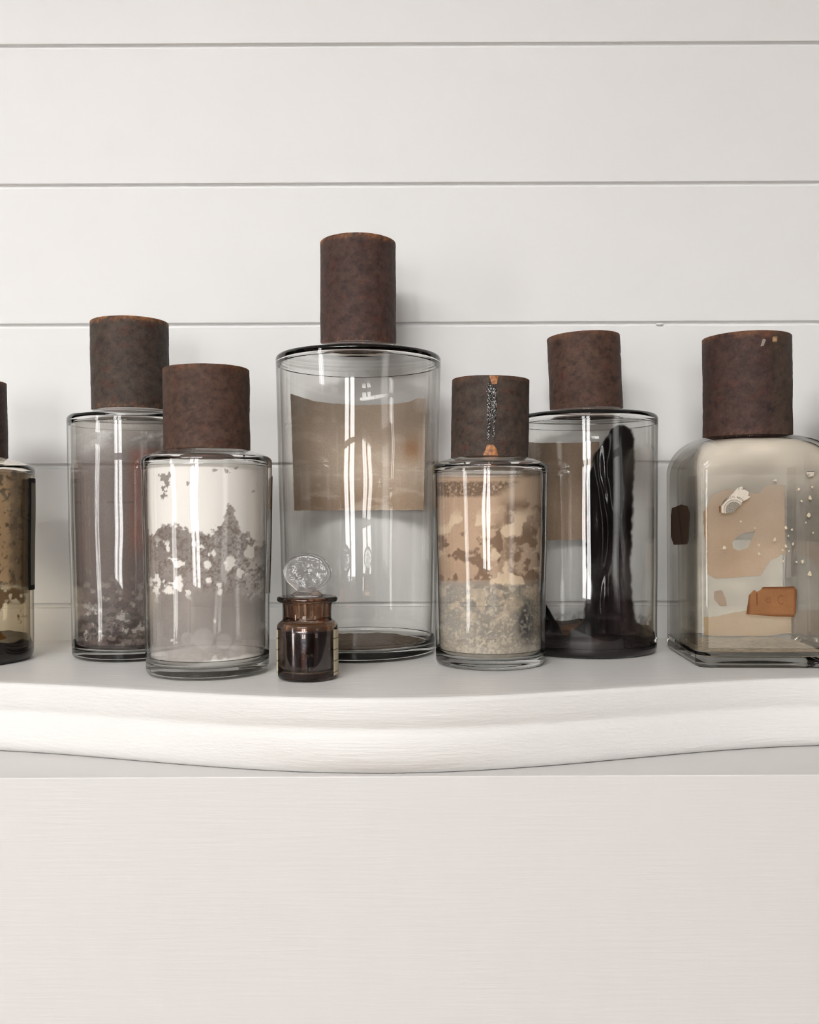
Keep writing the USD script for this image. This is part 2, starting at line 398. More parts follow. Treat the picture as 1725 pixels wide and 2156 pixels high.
class Round:
    """Profile of a cylindrical bottle: base radius rb and shoulder radius rt at height hs, neck rn up to hn, wall t, base thickness tb."""
    def __init__(s, rb, rt, hs, rn, hc, hn, t=0.0032, tb=0.007, cb=0.0045, cs=0.005, punt=0.003):
        s.rb, s.rt, s.hs, s.rn, s.hc, s.hn, s.t, s.tb, s.cb, s.cs = rb, rt, hs, rn, hc, hn, t, tb, cb, cs
        P = [(0, punt), (rb * 0.55, punt), (rb * 0.80, 0.0006), (rb - cb * 0.9, 0.0)]
        P += arc(rb - cb, cb, cb, -85, 0, 7)
        for k in range(1, 24):
            q = k / 24
            P.append((rb + (rt - rb) * q, cb + (hs - cs - cb) * q))
        P += arc(rt - cs, hs - cs, cs, 0, 78, 8)
        P += [(rn + (rt - rn) * 0.45, hc - (hc - hs) * 0.35), (rn + 0.004, hc - 0.0002), (rn + 0.0008, hc + 0.001), (rn, hc + 0.004), (rn, hn - 0.002), (rn - 0.001, hn), (rn - t + 0.0006, hn), (rn - t, hn - 0.002)]
        P += [(rn - t, hc + 0.001), (rn - t + 0.003, hc - t)]
        P += [(rn + (rt - rn) * 0.45, hc - (hc - hs) * 0.35 - t)]
        ci = max(cs, 0.004)
        P += arc(rt - t - ci, hs - t * 1.1 - ci, ci, 75, 0, 7)
        for k in range(23, 0, -1):
            q = k / 24
            P.append((rb - t + (rt - rb) * q, tb + 0.006 + (hs - t * 1.1 - ci - tb - 0.006) * q))
        P += arc(rb - t - 0.006, tb + 0.006, 0.006, 0, -80, 6)
        P += [(rb * 0.5, tb + 0.0006), (0, tb + 0.0012)]
        # base and shoulder are thick glass that bends what is behind; between them stands the thin wall
        z1, z2 = tb + 0.006, hs - t * 1.1 - ci
        s.z1, s.z2 = z1, z2
        ro = lambda z: rb + (rt - rb) * min(max((z - cb) / (hs - cs - cb), 0), 1)
        s.base = [p for p in P[:4]] + arc(rb - cb, cb, cb, -85, 0, 7) + [(ro(z1), z1), (rb - t, z1)] + arc(rb - t - 0.006, tb + 0.006, 0.006, 0, -80, 6)[1:] + [(rb * 0.5, tb + 0.0006), (0, tb + 0.0012)]
        i0 = 4 + 7 + 23
        up = P[i0:]
        j = [i for i, p in enumerate(up) if abs(p[0] - (rt - t)) < 1e-9][0]
        s.shoulder = [(ro(z2) - 0.001, z2), (ro(z2), z2)] + up[:j + 1] + [(ro(z2) - t * 0.8, z2)]
        q = np.linspace(0, 1, 40)
        s.wall = [(ro(z1 + (z2 - z1) * k) - 0.00002, z1 + (z2 - z1) * k) for k in q] + [(ro(z2 - (z2 - z1) * k) - t, z2 - (z2 - z1) * k) for k in q]
    def build(s, parent, n=128, wav=0.0, seed=0, thick=None, wall=None):
        s.wav, s.seed, s.rmax = wav, seed, max(s.rb, s.rt)
        obj('glass_wall', lathe(s.wall, n, wav, seed, s.rmax, ring=True), wall or WALLG, parent, smooth=60)
        obj('glass_base', lathe(s.base, n, wav, seed, s.rmax), thick or GLASS, parent, smooth=60)
        obj('glass_shoulder', lathe(s.shoulder, n, wav, seed, s.rmax, ring=True), thick or GLASS, parent, smooth=60)
    def rout(s, z):
        q = np.clip((z - s.cb) / (s.hs - s.cs - s.cb), 0, 1)
        return s.rb + (s.rt - s.rb) * q
    def rin(s, z):
        """Inner radius, following the rounding at base and shoulder."""
        z = np.asarray(z, float)
        ci = max(s.cs, 0.004)
        z1, z2 = s.tb + 0.006, s.hs - s.t * 1.1 - ci
        q = np.clip((z - z1) / (z2 - z1), 0, 1)
        r = s.rb - s.t + (s.rt - s.rb) * q
        lo = np.clip((z1 - z) / 0.006, 0, 1)
        hi = np.clip((z - z2) / ci, 0, 1)
        return r - 0.006 * (1 - np.sqrt(1 - lo ** 2)) - ci * (1 - np.sqrt(1 - hi ** 2))

def place(X, D):
    return (X, -DW + D, SHELF), math.atan2(-X, D)

def to_world(P, loc, rz):
    c, s = math.cos(rz), math.sin(rz)
    return np.stack([P[..., 0] * c - P[..., 1] * s + loc[0], P[..., 0] * s + P[..., 1] * c + loc[1], P[..., 2] + loc[2]], -1)

def film(parent, name, geo, loc, rz, fn, z0, z1, t0=-1.75, t1=1.75, off=0.0004, material=None, label=None, du=0.0007, kind=None, depth=None):
    """A coat of residue on the inner wall. fn(ix, iy, theta, z) -> (cover, colour): ix, iy are the photo pixels of each point."""
    material = material or FILM
    nt = max(8, int((t1 - t0) * geo.rb / du))
    nz = max(8, int((z1 - z0) / du))
    T, Z = np.meshgrid(np.linspace(t0, t1, nt), np.linspace(z0, z1, nz))
    R = geo.rin(Z) - off
    wav, seed = getattr(geo, 'wav', 0.0), getattr(geo, 'seed', 0)
    if wav:
        p = np.stack([np.cos(T) * 1.5 + 7, np.sin(T) * 1.5 + 7, Z * 14 + seed * 3.7], -1)
        R = R + (fbm(p, 2, seed) - 0.5) * 2 * wav * np.clip(R / max(geo.rt, geo.rb), 0, 1) ** 2
    P = np.stack([R * np.sin(T), -R * np.cos(T), Z], -1)
    ix, iy = px_of(to_world(P, loc, rz))
    cover, col = fn(ix, iy, T, Z)
    if depth is not None:
        R2 = R - depth(ix, iy, T, Z)
        P = np.stack([R2 * np.sin(T), -R2 * np.cos(T), Z], -1)
    i, j = np.meshgrid(np.arange(nz - 1), np.arange(nt - 1), indexing='ij')
    a = i * nt + j
    keep = ((cover[:-1, :-1] + cover[1:, :-1] + cover[:-1, 1:] + cover[1:, 1:]) > 0.02).ravel()
    F = np.stack([a, a + 1, a + nt + 1, a + nt], -1).reshape(-1, 4)[keep]
    used = np.unique(F)
    ren = np.full(nt * nz, -1)
    ren[used] = np.arange(len(used))
    F = ren[F]
    tri = np.vstack([F[:, [0, 1, 2]], F[:, [0, 2, 3]]])
    return obj(name, trimesh.Trimesh(P.reshape(-1, 3)[used], tri, process=False), material, parent, smooth=True, label=label, kind=kind,
               prim={'cover': cover.ravel()[used], 'tone': np.clip(col.reshape(-1, 3)[used], 0, 1)})

def ragged(poly, amp, seed=0, step=0.0015, scale=300.0):
    """The outline resampled and torn: moved by noise."""
    ring = poly.exterior
    n = max(12, int(ring.length / step))
    p = np.array([ring.interpolate(t, normalized=True).coords[0] for t in np.arange(n) / n])
    q = np.c_[p, np.full(n, seed * 1.7)] * scale
    d = np.c_[fbm(q, 3, seed) - 0.5, fbm(q + 31.3, 3, seed + 5) - 0.5] * 2 * amp
    return Polygon(p + d).buffer(0)

def paper(parent, name, poly, surf, loc, rz, tone, thick=0.00025, material=None, label=None, edge=0.0022):
    """A pasted paper. poly in (u, z) with u = arc in metres; surf(u, z, w) -> xyz local; tone(ix, iy, u, z) -> colour."""
    material = material or PAPER
    if poly.geom_type != 'Polygon':
        poly = max(poly.geoms, key=lambda g: g.area)
    m = trimesh.creation.extrude_polygon(poly.simplify(0.0001), thick, engine='earcut')
    v, f = trimesh.remesh.subdivide_to_size(m.vertices, m.faces, edge, max_iter=12)
    m = trimesh.Trimesh(v, f)
    m.merge_vertices()
    v = np.array(m.vertices)
    u, zz, w = v[:, 0].copy(), v[:, 1].copy(), v[:, 2].copy()
    P = surf(u, zz, w)
    m2 = trimesh.Trimesh(P, m.faces, process=False)
    ix, iy = px_of(to_world(P, loc, rz))
    if m2.is_watertight and m2.volume < 0:
        m2.invert()
    return obj(name, m2, material, parent, smooth=True, label=label, prim={'tone': np.clip(tone(ix, iy, u, zz), 0, 1)})

def around(geo, centre):
    """Maps a flat paper onto the outside of the bottle; centre = angle of u = 0."""
    def surf(u, zz, w):
        a = centre + u / geo.rb
        r = geo.rout(zz) + 0.0003 + w
        p = np.stack([np.cos(a) * 1.5 + 7, np.sin(a) * 1.5 + 7, zz * 14 + geo.seed * 3.7], -1)
        r = r + (fbm(p, 2, geo.seed) - 0.5) * 2 * geo.wav * np.clip(r / max(geo.rt, geo.rb), 0, 1) ** 2
        return np.stack([r * np.sin(a), -r * np.cos(a), zz], -1)
    return surf

CAPBASE = {'grey': S(74, 62, 54), 'brown': S(82, 60, 49), 'red': S(76, 55, 49), 'deep': S(70, 50, 44)}
def cap_mesh(r, h, seed, t=0.0006, er=0.0008, n=160, flare=0.0):
    zs = np.linspace(0, h - er, 46)
    P = [(0, h)] + [(r * q, h) for q in (0.4, 0.8, 0.93)] + arc(r - er, h - er, er, 90, 0, 5) + [(r + flare * (1 - zz / h), zz) for zz in zs[::-1][1:]]
    P += [(r - t, 0.0), (r - t, h - t), (0, h - t)]
    P = P[::-1]
    m = lathe(P, n)
    v = m.vertices
    th = np.arctan2(v[:, 0], -v[:, 1])
    p = np.stack([np.cos(th) * 1.2 + 9, np.sin(th) * 1.2 + 9, v[:, 2] * 40 + seed], -1)
    d = (fbm(p, 3, seed) - 0.5) * 0.0010
    fine = (fbm(p * 9, 3, seed + 2) - 0.5) * 0.0004
    rr = np.hypot(v[:, 0], v[:, 1])
    s = np.where(rr > r * 0.9, 1 + (d + fine) / np.maximum(rr, 1e-6), 1)
    m.vertices = np.c_[v[:, 0] * s, v[:, 1] * s, v[:, 2] + np.where(v[:, 2] < 0.0005, 0, d * 0.5)]
    return m

def cap(parent, geo_r, h, zc, kind, seed, loc, rz, extra=None, tilt=None, label=None, name='cap', rim=1.0, shift=(0, 0)):
    m = cap_mesh(geo_r, h, seed)
    v = np.array(m.vertices)
    th = np.arctan2(v[:, 0], -v[:, 1])
    p = np.stack([np.cos(th) * 3 + 9, np.sin(th) * 3 + 9, v[:, 2] * 110 + seed], -1)
    n1, n2, n3 = fbm(p, 4, seed), fbm(p * 2.6, 4, seed + 3), fbm(p * 6, 3, seed + 6)
    col = np.array(CAPBASE[kind])[None] * (0.72 + 0.56 * n1[:, None])
    dark = sstep(0.58, 0.80, n2)[:, None] * 0.7
    col = col * (1 - dark) + np.array(S(46, 32, 28))[None] * dark
    red = sstep(0.58, 0.75, fbm(p * 1.4 + 50, 3, seed + 8))[:, None] * 0.6
    col = col * (1 - red) + np.array(S(84, 50, 40))[None] * red
    top = sstep(h - 0.0055 - 0.005 * (n3 - 0.5), h - 0.0015, v[:, 2] - 0.003 * (n2 - 0.5))[:, None] * sstep(0.36, 0.62, 0.5 * n3 + 0.5 * n1)[:, None] * rim * 0.85
    col = col * (1 - top) + np.array(S(158, 106, 66))[None] * top
    low = (sstep(0.007, 0.001, v[:, 2] + 0.006 * (n2 - 0.5)) * sstep(0.5, 0.68, n3))[:, None] * 0.55 * rim
    col = col * (1 - low) + np.array(S(150, 98, 62))[None] * low
    R = np.eye(3)
    if tilt:
        a = math.radians(tilt)                      # leans in the plane that faces the camera
        R = np.array([[math.cos(a), 0, -math.sin(a)], [0, 1, 0], [math.sin(a), 0, math.cos(a)]])
        R = R.T if False else R
    P = v @ R.T + np.array([shift[0], shift[1], zc])
    if extra is not None:
        ix, iy = px_of(to_world(P, loc, rz))
        col = extra(col, ix, iy, th, v[:, 2], n1, n2, n3)
    m.vertices = P
    return obj(name, m, RUST, parent, smooth=True, prim={'tone': np.clip(col, 0.003, 1)}, label=label), R

def mixc(col, c, k):
    return col * (1 - k[..., None]) + np.asarray(c) * k[..., None]

def N(ix, iy, s, seed, o=4):
    """Noise over the surface, s = size of a blob in photo pixels."""
    return fbm(np.stack([ix / s, iy / s, np.full_like(ix, seed * 1.3)], -1), o, seed)

GROUP = 'old apothecary bottles with rusty caps'

# ---- 2: tall bottle with purple-brown residue, second from the left
loc, rz = place(-0.2505, 0.856)
g = Round(0.0515, 0.0550, 0.2145, 0.0325, 0.218, 0.285, tb=0.008)
b = thing('glass_bottle', 'tall cylindrical bottle clouded purple-brown, left behind the white-powdered bottle', 'bottle', loc, rz, GROUP)
g.build(b, wav=0.0005, seed=2)
cap(b, 0.0342, 0.0795, 0.2188, 'grey', 2, loc, rz, tilt=0.8)
def f(ix, iy, T, Z):
    n, n2, n3 = N(ix, iy, 60, 2), N(ix, iy, 14, 3), N(ix, iy, 5, 4)
    c = np.full(ix.shape, 0.80) + 0.12 * (n - 0.5)
    col = np.array(S(98, 82, 77))[None, None] * (0.85 + 0.3 * n[..., None])
    top = sstep(985, 900, iy + 60 * (n - 0.5) + (ix - 200) * 0.25)
    col = mixc(col, S(140, 130, 121), top * 0.9)
    c = c - 0.22 * top
    swirl = sstep(0.52, 0.60, N(ix + iy * 0.6, iy * 2.2, 70, 8)) * sstep(980, 900, iy)
    c = c - 0.25 * swirl
    red = sstep(262, 285, ix) * sstep(935, 955, iy) * sstep(1190, 1130, iy)
    col = mixc(col, S(118, 72, 56), red * 0.9)
    line = np.exp(-((iy - 1056 - 3 * n2) / 2.2) ** 2) * sstep(0.4, 0.55, N(ix, iy, 26, 11))
    col = mixc(col, S(70, 58, 48), line * 0.7)
    low = sstep(1195, 1330, iy)
    gap = low * sstep(0.54, 0.64, n2 + 0.25 * (n3 - 0.5))
    c = c - 0.55 * gap
    col = mixc(col, S(190, 176, 164), gap * 0.85)
    fl = low * sstep(0.46, 0.54, N(ix, iy * 1.5, 13, 21) * 0.65 + 0.35 * n3)
    col = mixc(col, S(42, 29, 25), fl * 0.9)
    c = np.maximum(c, fl * 0.9)
    c = c * sstep(146, 158, ix + 6 * (n2 - 0.5)) * sstep(868, 880, iy)
    base = sstep(1352, 1368, iy + 12 * (n2 - 0.5))
    col = mixc(col, S(74, 58, 52), base)
    return np.clip(np.maximum(c, base * 0.95), 0, 0.97), col
film(b, 'residue', g, loc, rz, f, 0.0085, 0.209, t0=-1.7, t1=1.7, label='purple-brown residue dried on the inside of the glass')
# heap of powder on the bottom
def heap(r, zb, h, seed, n=64, off=(0, 0)):
    rr = np.linspace(0, 1, 18)
    P = [(0, zb)] + [(r * q, zb) for q in (0.5, 1.0)] + [(r * q, zb + h * (1 - q ** 2) + 0.0006) for q in rr[::-1]]
    P[-1] = (0, P[-1][1])
    m = lathe(P, n)
    v = m.vertices
    up = v[:, 2] > zb + 0.0003
    d = (fbm(np.c_[v[:, :2] * 90, np.full(len(v), seed)], 4, seed) - 0.5) * h * 1.6
    m.vertices = np.c_[v[:, 0], v[:, 1], np.maximum(v[:, 2] + np.where(up, d, 0), zb)]
    return m
def powder(name, c):
    return mat(name, {'tc': ('texture_coordinate', {}), 'n': ('noise_texture', {'scale': 220.0, 'detail': 5.0}),
                      'r': ('rgb_ramp', {'ramp': [(0.3, tuple(np.array(c) * 0.7)), (0.7, tuple(np.array(c) * 1.2))]}), 'b': ('bump', {'strength': 0.5, 'distance': 0.001}),
                      'p': ('principled_bsdf', {'roughness': 0.9, 'specular_ior_level': 0.1})},
               [('tc.object', 'n.vector'), ('n.fac', 'r.fac'), ('r.color', 'p.base_color'), ('n.fac', 'b.height'), ('b.normal', 'p.normal')])
obj('powder_heap', heap(0.0440, 0.0080, 0.0075, 2), powder('brown_powder', S(78, 62, 55)), b, smooth=True)

# ---- 3: bottle with white powder, front left
loc, rz = place(-0.1622, 0.762)
g = Round(0.0484, 0.0515, 0.1725, 0.0330, 0.1762, 0.228, tb=0.0085)
b = thing('glass_bottle', 'cylindrical bottle with white powder clinging to its upper half, left of the small stoppered bottle', 'bottle', loc, rz, GROUP)
g.build(b, wav=0.0009, seed=13)
def ex(col, ix, iy, th, zz, n1, n2, n3):
    d = np.exp(-((ix - 400) / 22) ** 2 - ((iy - 860) / 45) ** 2) * sstep(0.4, 0.6, n3)
    return mixc(col, S(52, 38, 32), d * 0.8)
cap(b, 0.0342, 0.0655, 0.1762, 'brown', 3, loc, rz, tilt=0.4, extra=ex, rim=0.3)
def f(ix, iy, T, Z):
    n, n2, n3 = N(ix, iy, 50, 5), N(ix, iy, 16, 6), N(ix, iy, 5, 7)
    edge = 1112 + 40 * (N(ix, iy * 0 + 3, 30, 9, 3) - 0.5) + 40 * (n2 - 0.5) + 34 * (n3 - 0.5) + 26 * sstep(500, 555, ix)
    edge = edge - 46 * np.exp(-((ix - 486) / 18) ** 2) - 22 * np.exp(-((ix - 372) / 22) ** 2) + 8
    white = sstep(3.5, -3.5, iy - edge)
    for (cx, cy, w, h, lo) in ((349, 1020, 16, 42, 0.47), (470, 990, 34, 8, 0.50), (500, 985, 8, 5, 0.42), (395, 1018, 14, 12, 0.55), (540, 1030, 14, 24, 0.56), (415, 1005, 6, 14, 0.52)):
        bald = sstep(lo, lo + 0.03, N(ix, iy, 9, 31) * np.exp(-((ix - cx) / w) ** 2 - ((iy - cy) / h) ** 2) ** 0.35 + 0.0)
        white = white * (1 - bald * 0.85)
    mid = 1 - sstep(1225, 1262, iy + 30 * (n - 0.5))
    col = np.array(S(186, 176, 170))[None, None] * (0.92 + 0.16 * n[..., None])
    spk = sstep(0.44, 0.60, 0.6 * N(ix, iy, 3.2, 7, 3) + 0.4 * N(ix, iy, 12, 17))
    col = mixc(col, S(132, 118, 110), mid * spk * 0.85)
    patch = sstep(0.60, 0.64, N(ix, iy, 22, 19) + 0.12 * (n3 - 0.5)) * sstep(1120, 1150, iy) * sstep(1285, 1240, iy)
    right = sstep(485, 530, ix) * sstep(1150, 1190, iy) * sstep(1280, 1230, iy) * sstep(0.42, 0.55, n3 * 0.6 + n2 * 0.4)
    patch = np.maximum(patch, right * 0.7)
    for (cx, cy, w, h) in ((355, 1243, 12, 9), (437, 1190, 8, 10), (483, 1186, 13, 16), (463, 1247, 5, 8), (376, 1222, 8, 10), (354, 1155, 4, 8), (378, 1240, 6, 6), (440, 1222, 6, 8),
                            (452, 1386, 7, 7), (474, 1388, 6, 4), (372, 1353, 3, 2), (362, 1348, 3, 3), (486, 1390, 5, 5), (452, 1308, 3, 5)):
        patch = np.maximum(patch, sstep(1.15, 0.75, np.hypot((ix - cx) / w, (iy - cy) / h) + 1.1 * (n3 - 0.5)))
    col = mixc(col, S(248, 244, 238), np.clip(patch, 0, 1))
    low = sstep(1262, 1345, iy)
    col = mixc(col, S(200, 193, 188), low * 0.8)
    for (cx, cy, w) in ((395, 1345, 14), (428, 1345, 22), (472, 1350, 16), (500, 1372, 18), (340, 1385, 14)):
        k = sstep(1.1, 0.9, np.hypot(ix - cx, iy - cy) / w + 0.3 * (n2 - 0.5))
        col = mixc(col, S(228, 223, 218), k * 0.6)
    base = sstep(1396, 1402, iy + 8 * (n2 - 0.5) + (ix - 400) * 0.17)
    col = mixc(col, S(246, 243, 238), base)
    col = mixc(col, S(248, 245, 240), white)
    c = 0.62 + 0.22 * mid * spk - 0.1 * low
    c = c * (0.75 + 0.5 * n)
    c = np.maximum(c, patch * 0.95)
    c = np.maximum(c, base * 0.95)
    c = np.maximum(c, white * 0.97)
    ecl = sstep(0, 10, ix - 306) * sstep(572, 560, ix)
    return np.clip(c * ecl, 0, 0.97), col
film(b, 'powder_residue', g, loc, rz, f, 0.0092, 0.168, t0=-1.6, t1=1.6, label='white and grey powder stuck to the inside of the glass')
obj('powder_heap', heap(0.0405, 0.0086, 0.0050, 4), powder('white_powder', S(222, 217, 210)), b, smooth=True)
# the edge of a pasted paper at the right of the bottle
u0 = 0.0
pl = ragged(Polygon([(0, 0.062), (0.018, 0.060), (0.018, 0.155), (0, 0.157)]), 0.0006, 3)
paper(b, 'paper_label', pl, around(g, math.radians(86)), loc, rz, lambda ix, iy, u, zz: np.array(S(112, 88, 66))[None] * (0.8 + 0.4 * N(ix, iy, 20, 3)[:, None]), label='brown edge of a pasted paper label')

# ---- 4: tallest bottle, centre
loc, rz = place(-0.0459, 0.864)
g = Round(0.0690, 0.0748, 0.2680, 0.0322, 0.2768, 0.352, t=0.0036, tb=0.0085, cs=0.0035)
g4, loc4, rz4 = g, loc, rz
b = thing('glass_bottle', 'tallest clear bottle with a tan paper on its back, behind the small stoppered bottle', 'bottle', loc, rz, GROUP)
g.build(b, n=160, wav=0.0005, seed=4)
cap(b, 0.0343, 0.0945, 0.2770, 'red', 5, loc, rz)
def back_surf(geo):
    return around(geo, math.pi)          # u runs to the left as seen from the camera
def pxz(iy, D):                          # height over the shelf of a photo row at distance D
    return HE + (1078 - iy) * D / FPX
zt, zb_ = pxz(838, 0.915), pxz(1074, 0.930)
hw = 0.0715
pl = ragged(Polygon([(-hw * 0.98, zb_), (hw * 0.98, zb_), (hw, zt + 0.003), (hw * 0.55, zt - 0.002), (0, zt - 0.004), (-hw * 0.7, zt - 0.003), (-hw * 0.82, zt), (-hw, zt - 0.002)]), 0.0007, 4)
def tone(ix, iy, u, zz):
    n, n2 = N(ix, iy, 70, 41), N(ix * 0.5, iy * 1.4, 28, 42)
    c = np.array(S(222, 202, 182))[None] * (0.85 + 0.3 * n[:, None])
    c = mixc(c, S(186, 154, 126), sstep(990, 1065, iy) * 0.6)
    c = mixc(c, S(238, 222, 204), sstep(0.52, 0.66, n2) * 0.7)
    c = mixc(c, S(190, 142, 100), np.exp(-((ix - 868) / 22) ** 2 - ((iy - 945) / 26) ** 2) * 0.8)
    return c
paper(b, 'paper_label', pl, back_surf(g), loc, rz, tone, label='tan paper pasted on the back of the glass')
obj('deposit', heap(0.0600, 0.0086, 0.0026, 8), powder('grey_brown_deposit', S(104, 92, 80)), b, smooth=True, label='grey-brown dried deposit on the bottom')

# ---- 6: bottle with beige residue, right of centre
loc, rz = place(0.0675, 0.7996)
g = Round(0.0460, 0.0488, 0.1680, 0.0312, 0.1713, 0.222, tb=0.0075)
b = thing('glass_bottle', 'bottle flaked with tan and beige residue, its cap split by a shiny black seam', 'bottle', loc, rz, GROUP)
g.build(b, wav=0.0007, seed=6)
cp, R = cap(b, 0.0324, 0.0660, 0.1716, 'grey', 7, loc, rz, tilt=-1.2, rim=0.25)
def f(ix, iy, T, Z):
    n, n2, n3 = N(ix, iy, 55, 51), N(ix, iy, 18, 52), N(ix, iy, 5, 53)
    col = np.array(S(202, 178, 154))[None, None] * (0.9 + 0.2 * n[..., None])
    lab = sstep(1000, 1010, iy) * sstep(1232, 1218, iy + 8 * (n3 - 0.5))
    c = 0.45 + 0.35 * lab + 0.2 * (n - 0.5)
    col = mixc(col, S(212, 180, 152), lab * sstep(1075, 1030, ix) * 0.7)
    dk = sstep(0.50, 0.58, N(ix, iy, 30, 55) + 0.15 * (n3 - 0.5)) * sstep(1080, 1130, iy) * sstep(1232, 1215, iy)
    dk = np.maximum(dk, sstep(0.46, 0.56, N(ix, iy, 34, 58) + 0.14 * (n3 - 0.5)) * sstep(1040, 1080, ix) * sstep(1040, 1070, iy) * sstep(1232, 1215, iy))
    col = mixc(col, S(132, 104, 82), dk * 0.85)
    bl = sstep(0.54, 0.60, N(ix, iy, 26, 57) + 0.12 * (n3 - 0.5)) * sstep(1060, 1090, iy) * sstep(1330, 1280, iy)
    col = mixc(col, S(228, 206, 178), bl * 0.9)
    c = np.maximum(c, np.maximum(bl * 0.93, dk * 0.85))
    band = sstep(1010, 1018, iy + 5 * (n3 - 0.5)) * sstep(1050, 1042, iy + 6 * (n3 - 0.5)) * sstep(1100, 1060, ix + (iy - 1020) * 1.4) * sstep(0.30, 0.52, n3 * 0.5 + N(ix, iy, 2.5, 54, 3) * 0.5)
    col = mixc(col, S(104, 82, 62), band * 0.8)
    c = np.maximum(c, band * 0.8)
    ln = np.exp(-((iy - 999 - 4 * (n2 - 0.5)) / 2.2) ** 2) * sstep(960, 985, ix) * sstep(1100, 1080, ix)
    ln = np.maximum(ln, np.exp(-((iy - 976 - 3 * (n2 - 0.5)) / 3) ** 2) * sstep(990, 1010, ix) * sstep(1110, 1090, ix) * sstep(0.4, 0.6, n3))
    col = mixc(col, S(60, 46, 36), ln * 0.8)
    c = np.maximum(c, ln * 0.8)
    top = sstep(1000, 985, iy)
    c = c * (1 - 0.35 * top)
    low = sstep(1222, 1240, iy + 8 * (n3 - 0.5))
    col = mixc(col, S(164, 154, 140), low * (1 - bl) * 0.9)
    dust = sstep(0.40, 0.62, n2 * 0.35 + n3 * 0.30 + N(ix, iy, 2.6, 59, 3) * 0.35) * low
    col = mixc(col, S(196, 186, 168), dust * 0.7)
    c = np.where(low > 0.5, 0.42 + 0.5 * dust + 0.35 * sstep(1310, 1395, iy), c)
    bk = np.exp(-(((ix - 1108) / 20) ** 2 + ((iy - 1310) / 55) ** 2) ** 2) * sstep(0.34, 0.52, n3 * 0.7 + n2 * 0.3)
    col = mixc(col, S(40, 42, 46), bk * 0.95)
    c = np.maximum(c, bk * 0.95)
    wp = np.exp(-(((ix - 1082) / 15) ** 2 + ((iy - 1270) / 18) ** 2) ** 2)
    col = mixc(col, S(205, 190, 166), wp * 0.8)
    ecl = sstep(912, 926, ix + 8 * (n2 - 0.5)) * sstep(1146, 1138, ix + 8 * (n2 - 0.5))
    return np.clip(c * ecl, 0, 0.96), col
film(b, 'residue', g, loc, rz, f, 0.0082, 0.165, t0=-1.6, t1=1.6, label='tan and beige residue flaking off the inside of the glass')
pl = ragged(Polygon([(-0.062, pxz(1224, 0.84)), (0.055, pxz(1222, 0.84)), (0.056, pxz(1005, 0.84)), (-0.06, pxz(1003, 0.84))]), 0.0006, 6)
paper(b, 'paper_label', pl, back_surf(g), loc, rz, lambda ix, iy, u, zz: np.array(S(138, 110, 88))[None] * (0.85 + 0.3 * N(ix, iy, 40, 61)[:, None]), label='brown paper pasted on the back of the glass')
# seam of the cap: two ropes of black solder with bare orange metal at its ends, a sub-part of the cap
def seam_mesh(r, zlo, zhi, th0, w, seed, z0, R, thick=0.0011):
    zs = np.linspace(zlo, zhi, 80)
    us = np.linspace(-1, 1, 9)
    U, Z = np.meshgrid(us, zs)
    ww = w * (0.65 + 0.7 * noise(np.stack([Z * 160, Z * 0 + seed, Z * 0], -1), seed)) * (0.55 + 0.6 * (Z - zlo) / (zhi - zlo))
    ww = ww * np.clip(np.minimum(Z - zlo, zhi - Z) / 0.004, 0.15, 1)
    bulge = thick * np.sqrt(np.clip(1 - U ** 2, 0, 1)) * (0.7 + 0.8 * fbm(np.stack([U * 2, Z * 500, Z * 0 + seed], -1), 2, seed))
    rr = r - 0.0002 + bulge
    A = th0 + U * ww / r
    rr = rr + (np.random.default_rng(seed).random(rr.shape) - 0.5) * 0.0005 * (np.abs(U) < 0.95)
    P = np.stack([rr * np.sin(A), -rr * np.cos(A), Z], -1)
    k = len(us)
    i, j = np.meshgrid(np.arange(len(zs) - 1), np.arange(k - 1), indexing='ij')
    a = i * k + j
    F = np.stack([a, a + 1, a + k + 1, a + k], -1).reshape(-1, 4)
    P = P.reshape(-1, 3) @ R.T + np.array([0, 0, z0])
    return trimesh.Trimesh(*usd_tri(P, F), process=False)
ORANGE = mat('bare_orange_metal', {'tc': ('texture_coordinate', {}), 'n': ('noise_texture', {'scale': 400.0, 'detail': 4.0}),
    'r': ('rgb_ramp', {'ramp': [(0.3, S(120, 70, 34)), (0.7, S(196, 132, 78))]}), 'p': ('principled_bsdf', {'roughness': 0.45, 'specular_ior_level': 0.5})},
    [('tc.object', 'n.vector'), ('n.fac', 'r.fac'), ('r.color', 'p.base_color')])
a0 = math.asin((1036 - 1034) / 81)
obj('solder_seam', seam_mesh(0.0324, 0.012, 0.0602, -0.030, 0.0024, 3, 0.1716, R), SOLDER, cp, smooth=False, label='shiny black solder down the seam of the cap')
obj('solder_seam', seam_mesh(0.0324, 0.012, 0.0585, 0.095, 0.0019, 4, 0.1716, R), SOLDER, cp, smooth=False, label='shiny black solder down the seam of the cap')
def patch_on_cap(r, pts, z0, R, thick=0.0004):
    m = trimesh.creation.extrude_polygon(Polygon(pts).buffer(0.0004), thick, engine='earcut')
    v, ff = trimesh.remesh.subdivide_to_size(m.vertices, m.faces, 0.002, max_iter=10)
    rr = r - 0.0001 + 0.0003 + v[:, 2]
    a = v[:, 0] / r
    P = np.stack([rr * np.sin(a), -rr * np.cos(a), v[:, 1]], -1) @ R.T + np.array([0, 0, z0])
    mm = trimesh.Trimesh(P, ff)
    if mm.volume < 0:
        mm.invert()
    return mm
obj('bare_patch', patch_on_cap(0.0324, [(-0.0046, 0.0012), (0.0064, 0.0012), (0.0052, 0.006), (0.0028, 0.0090), (-0.0018, 0.0090), (-0.0030, 0.005)], 0.1716, R), ORANGE, cp, label='orange bare patch at the foot of the seam')
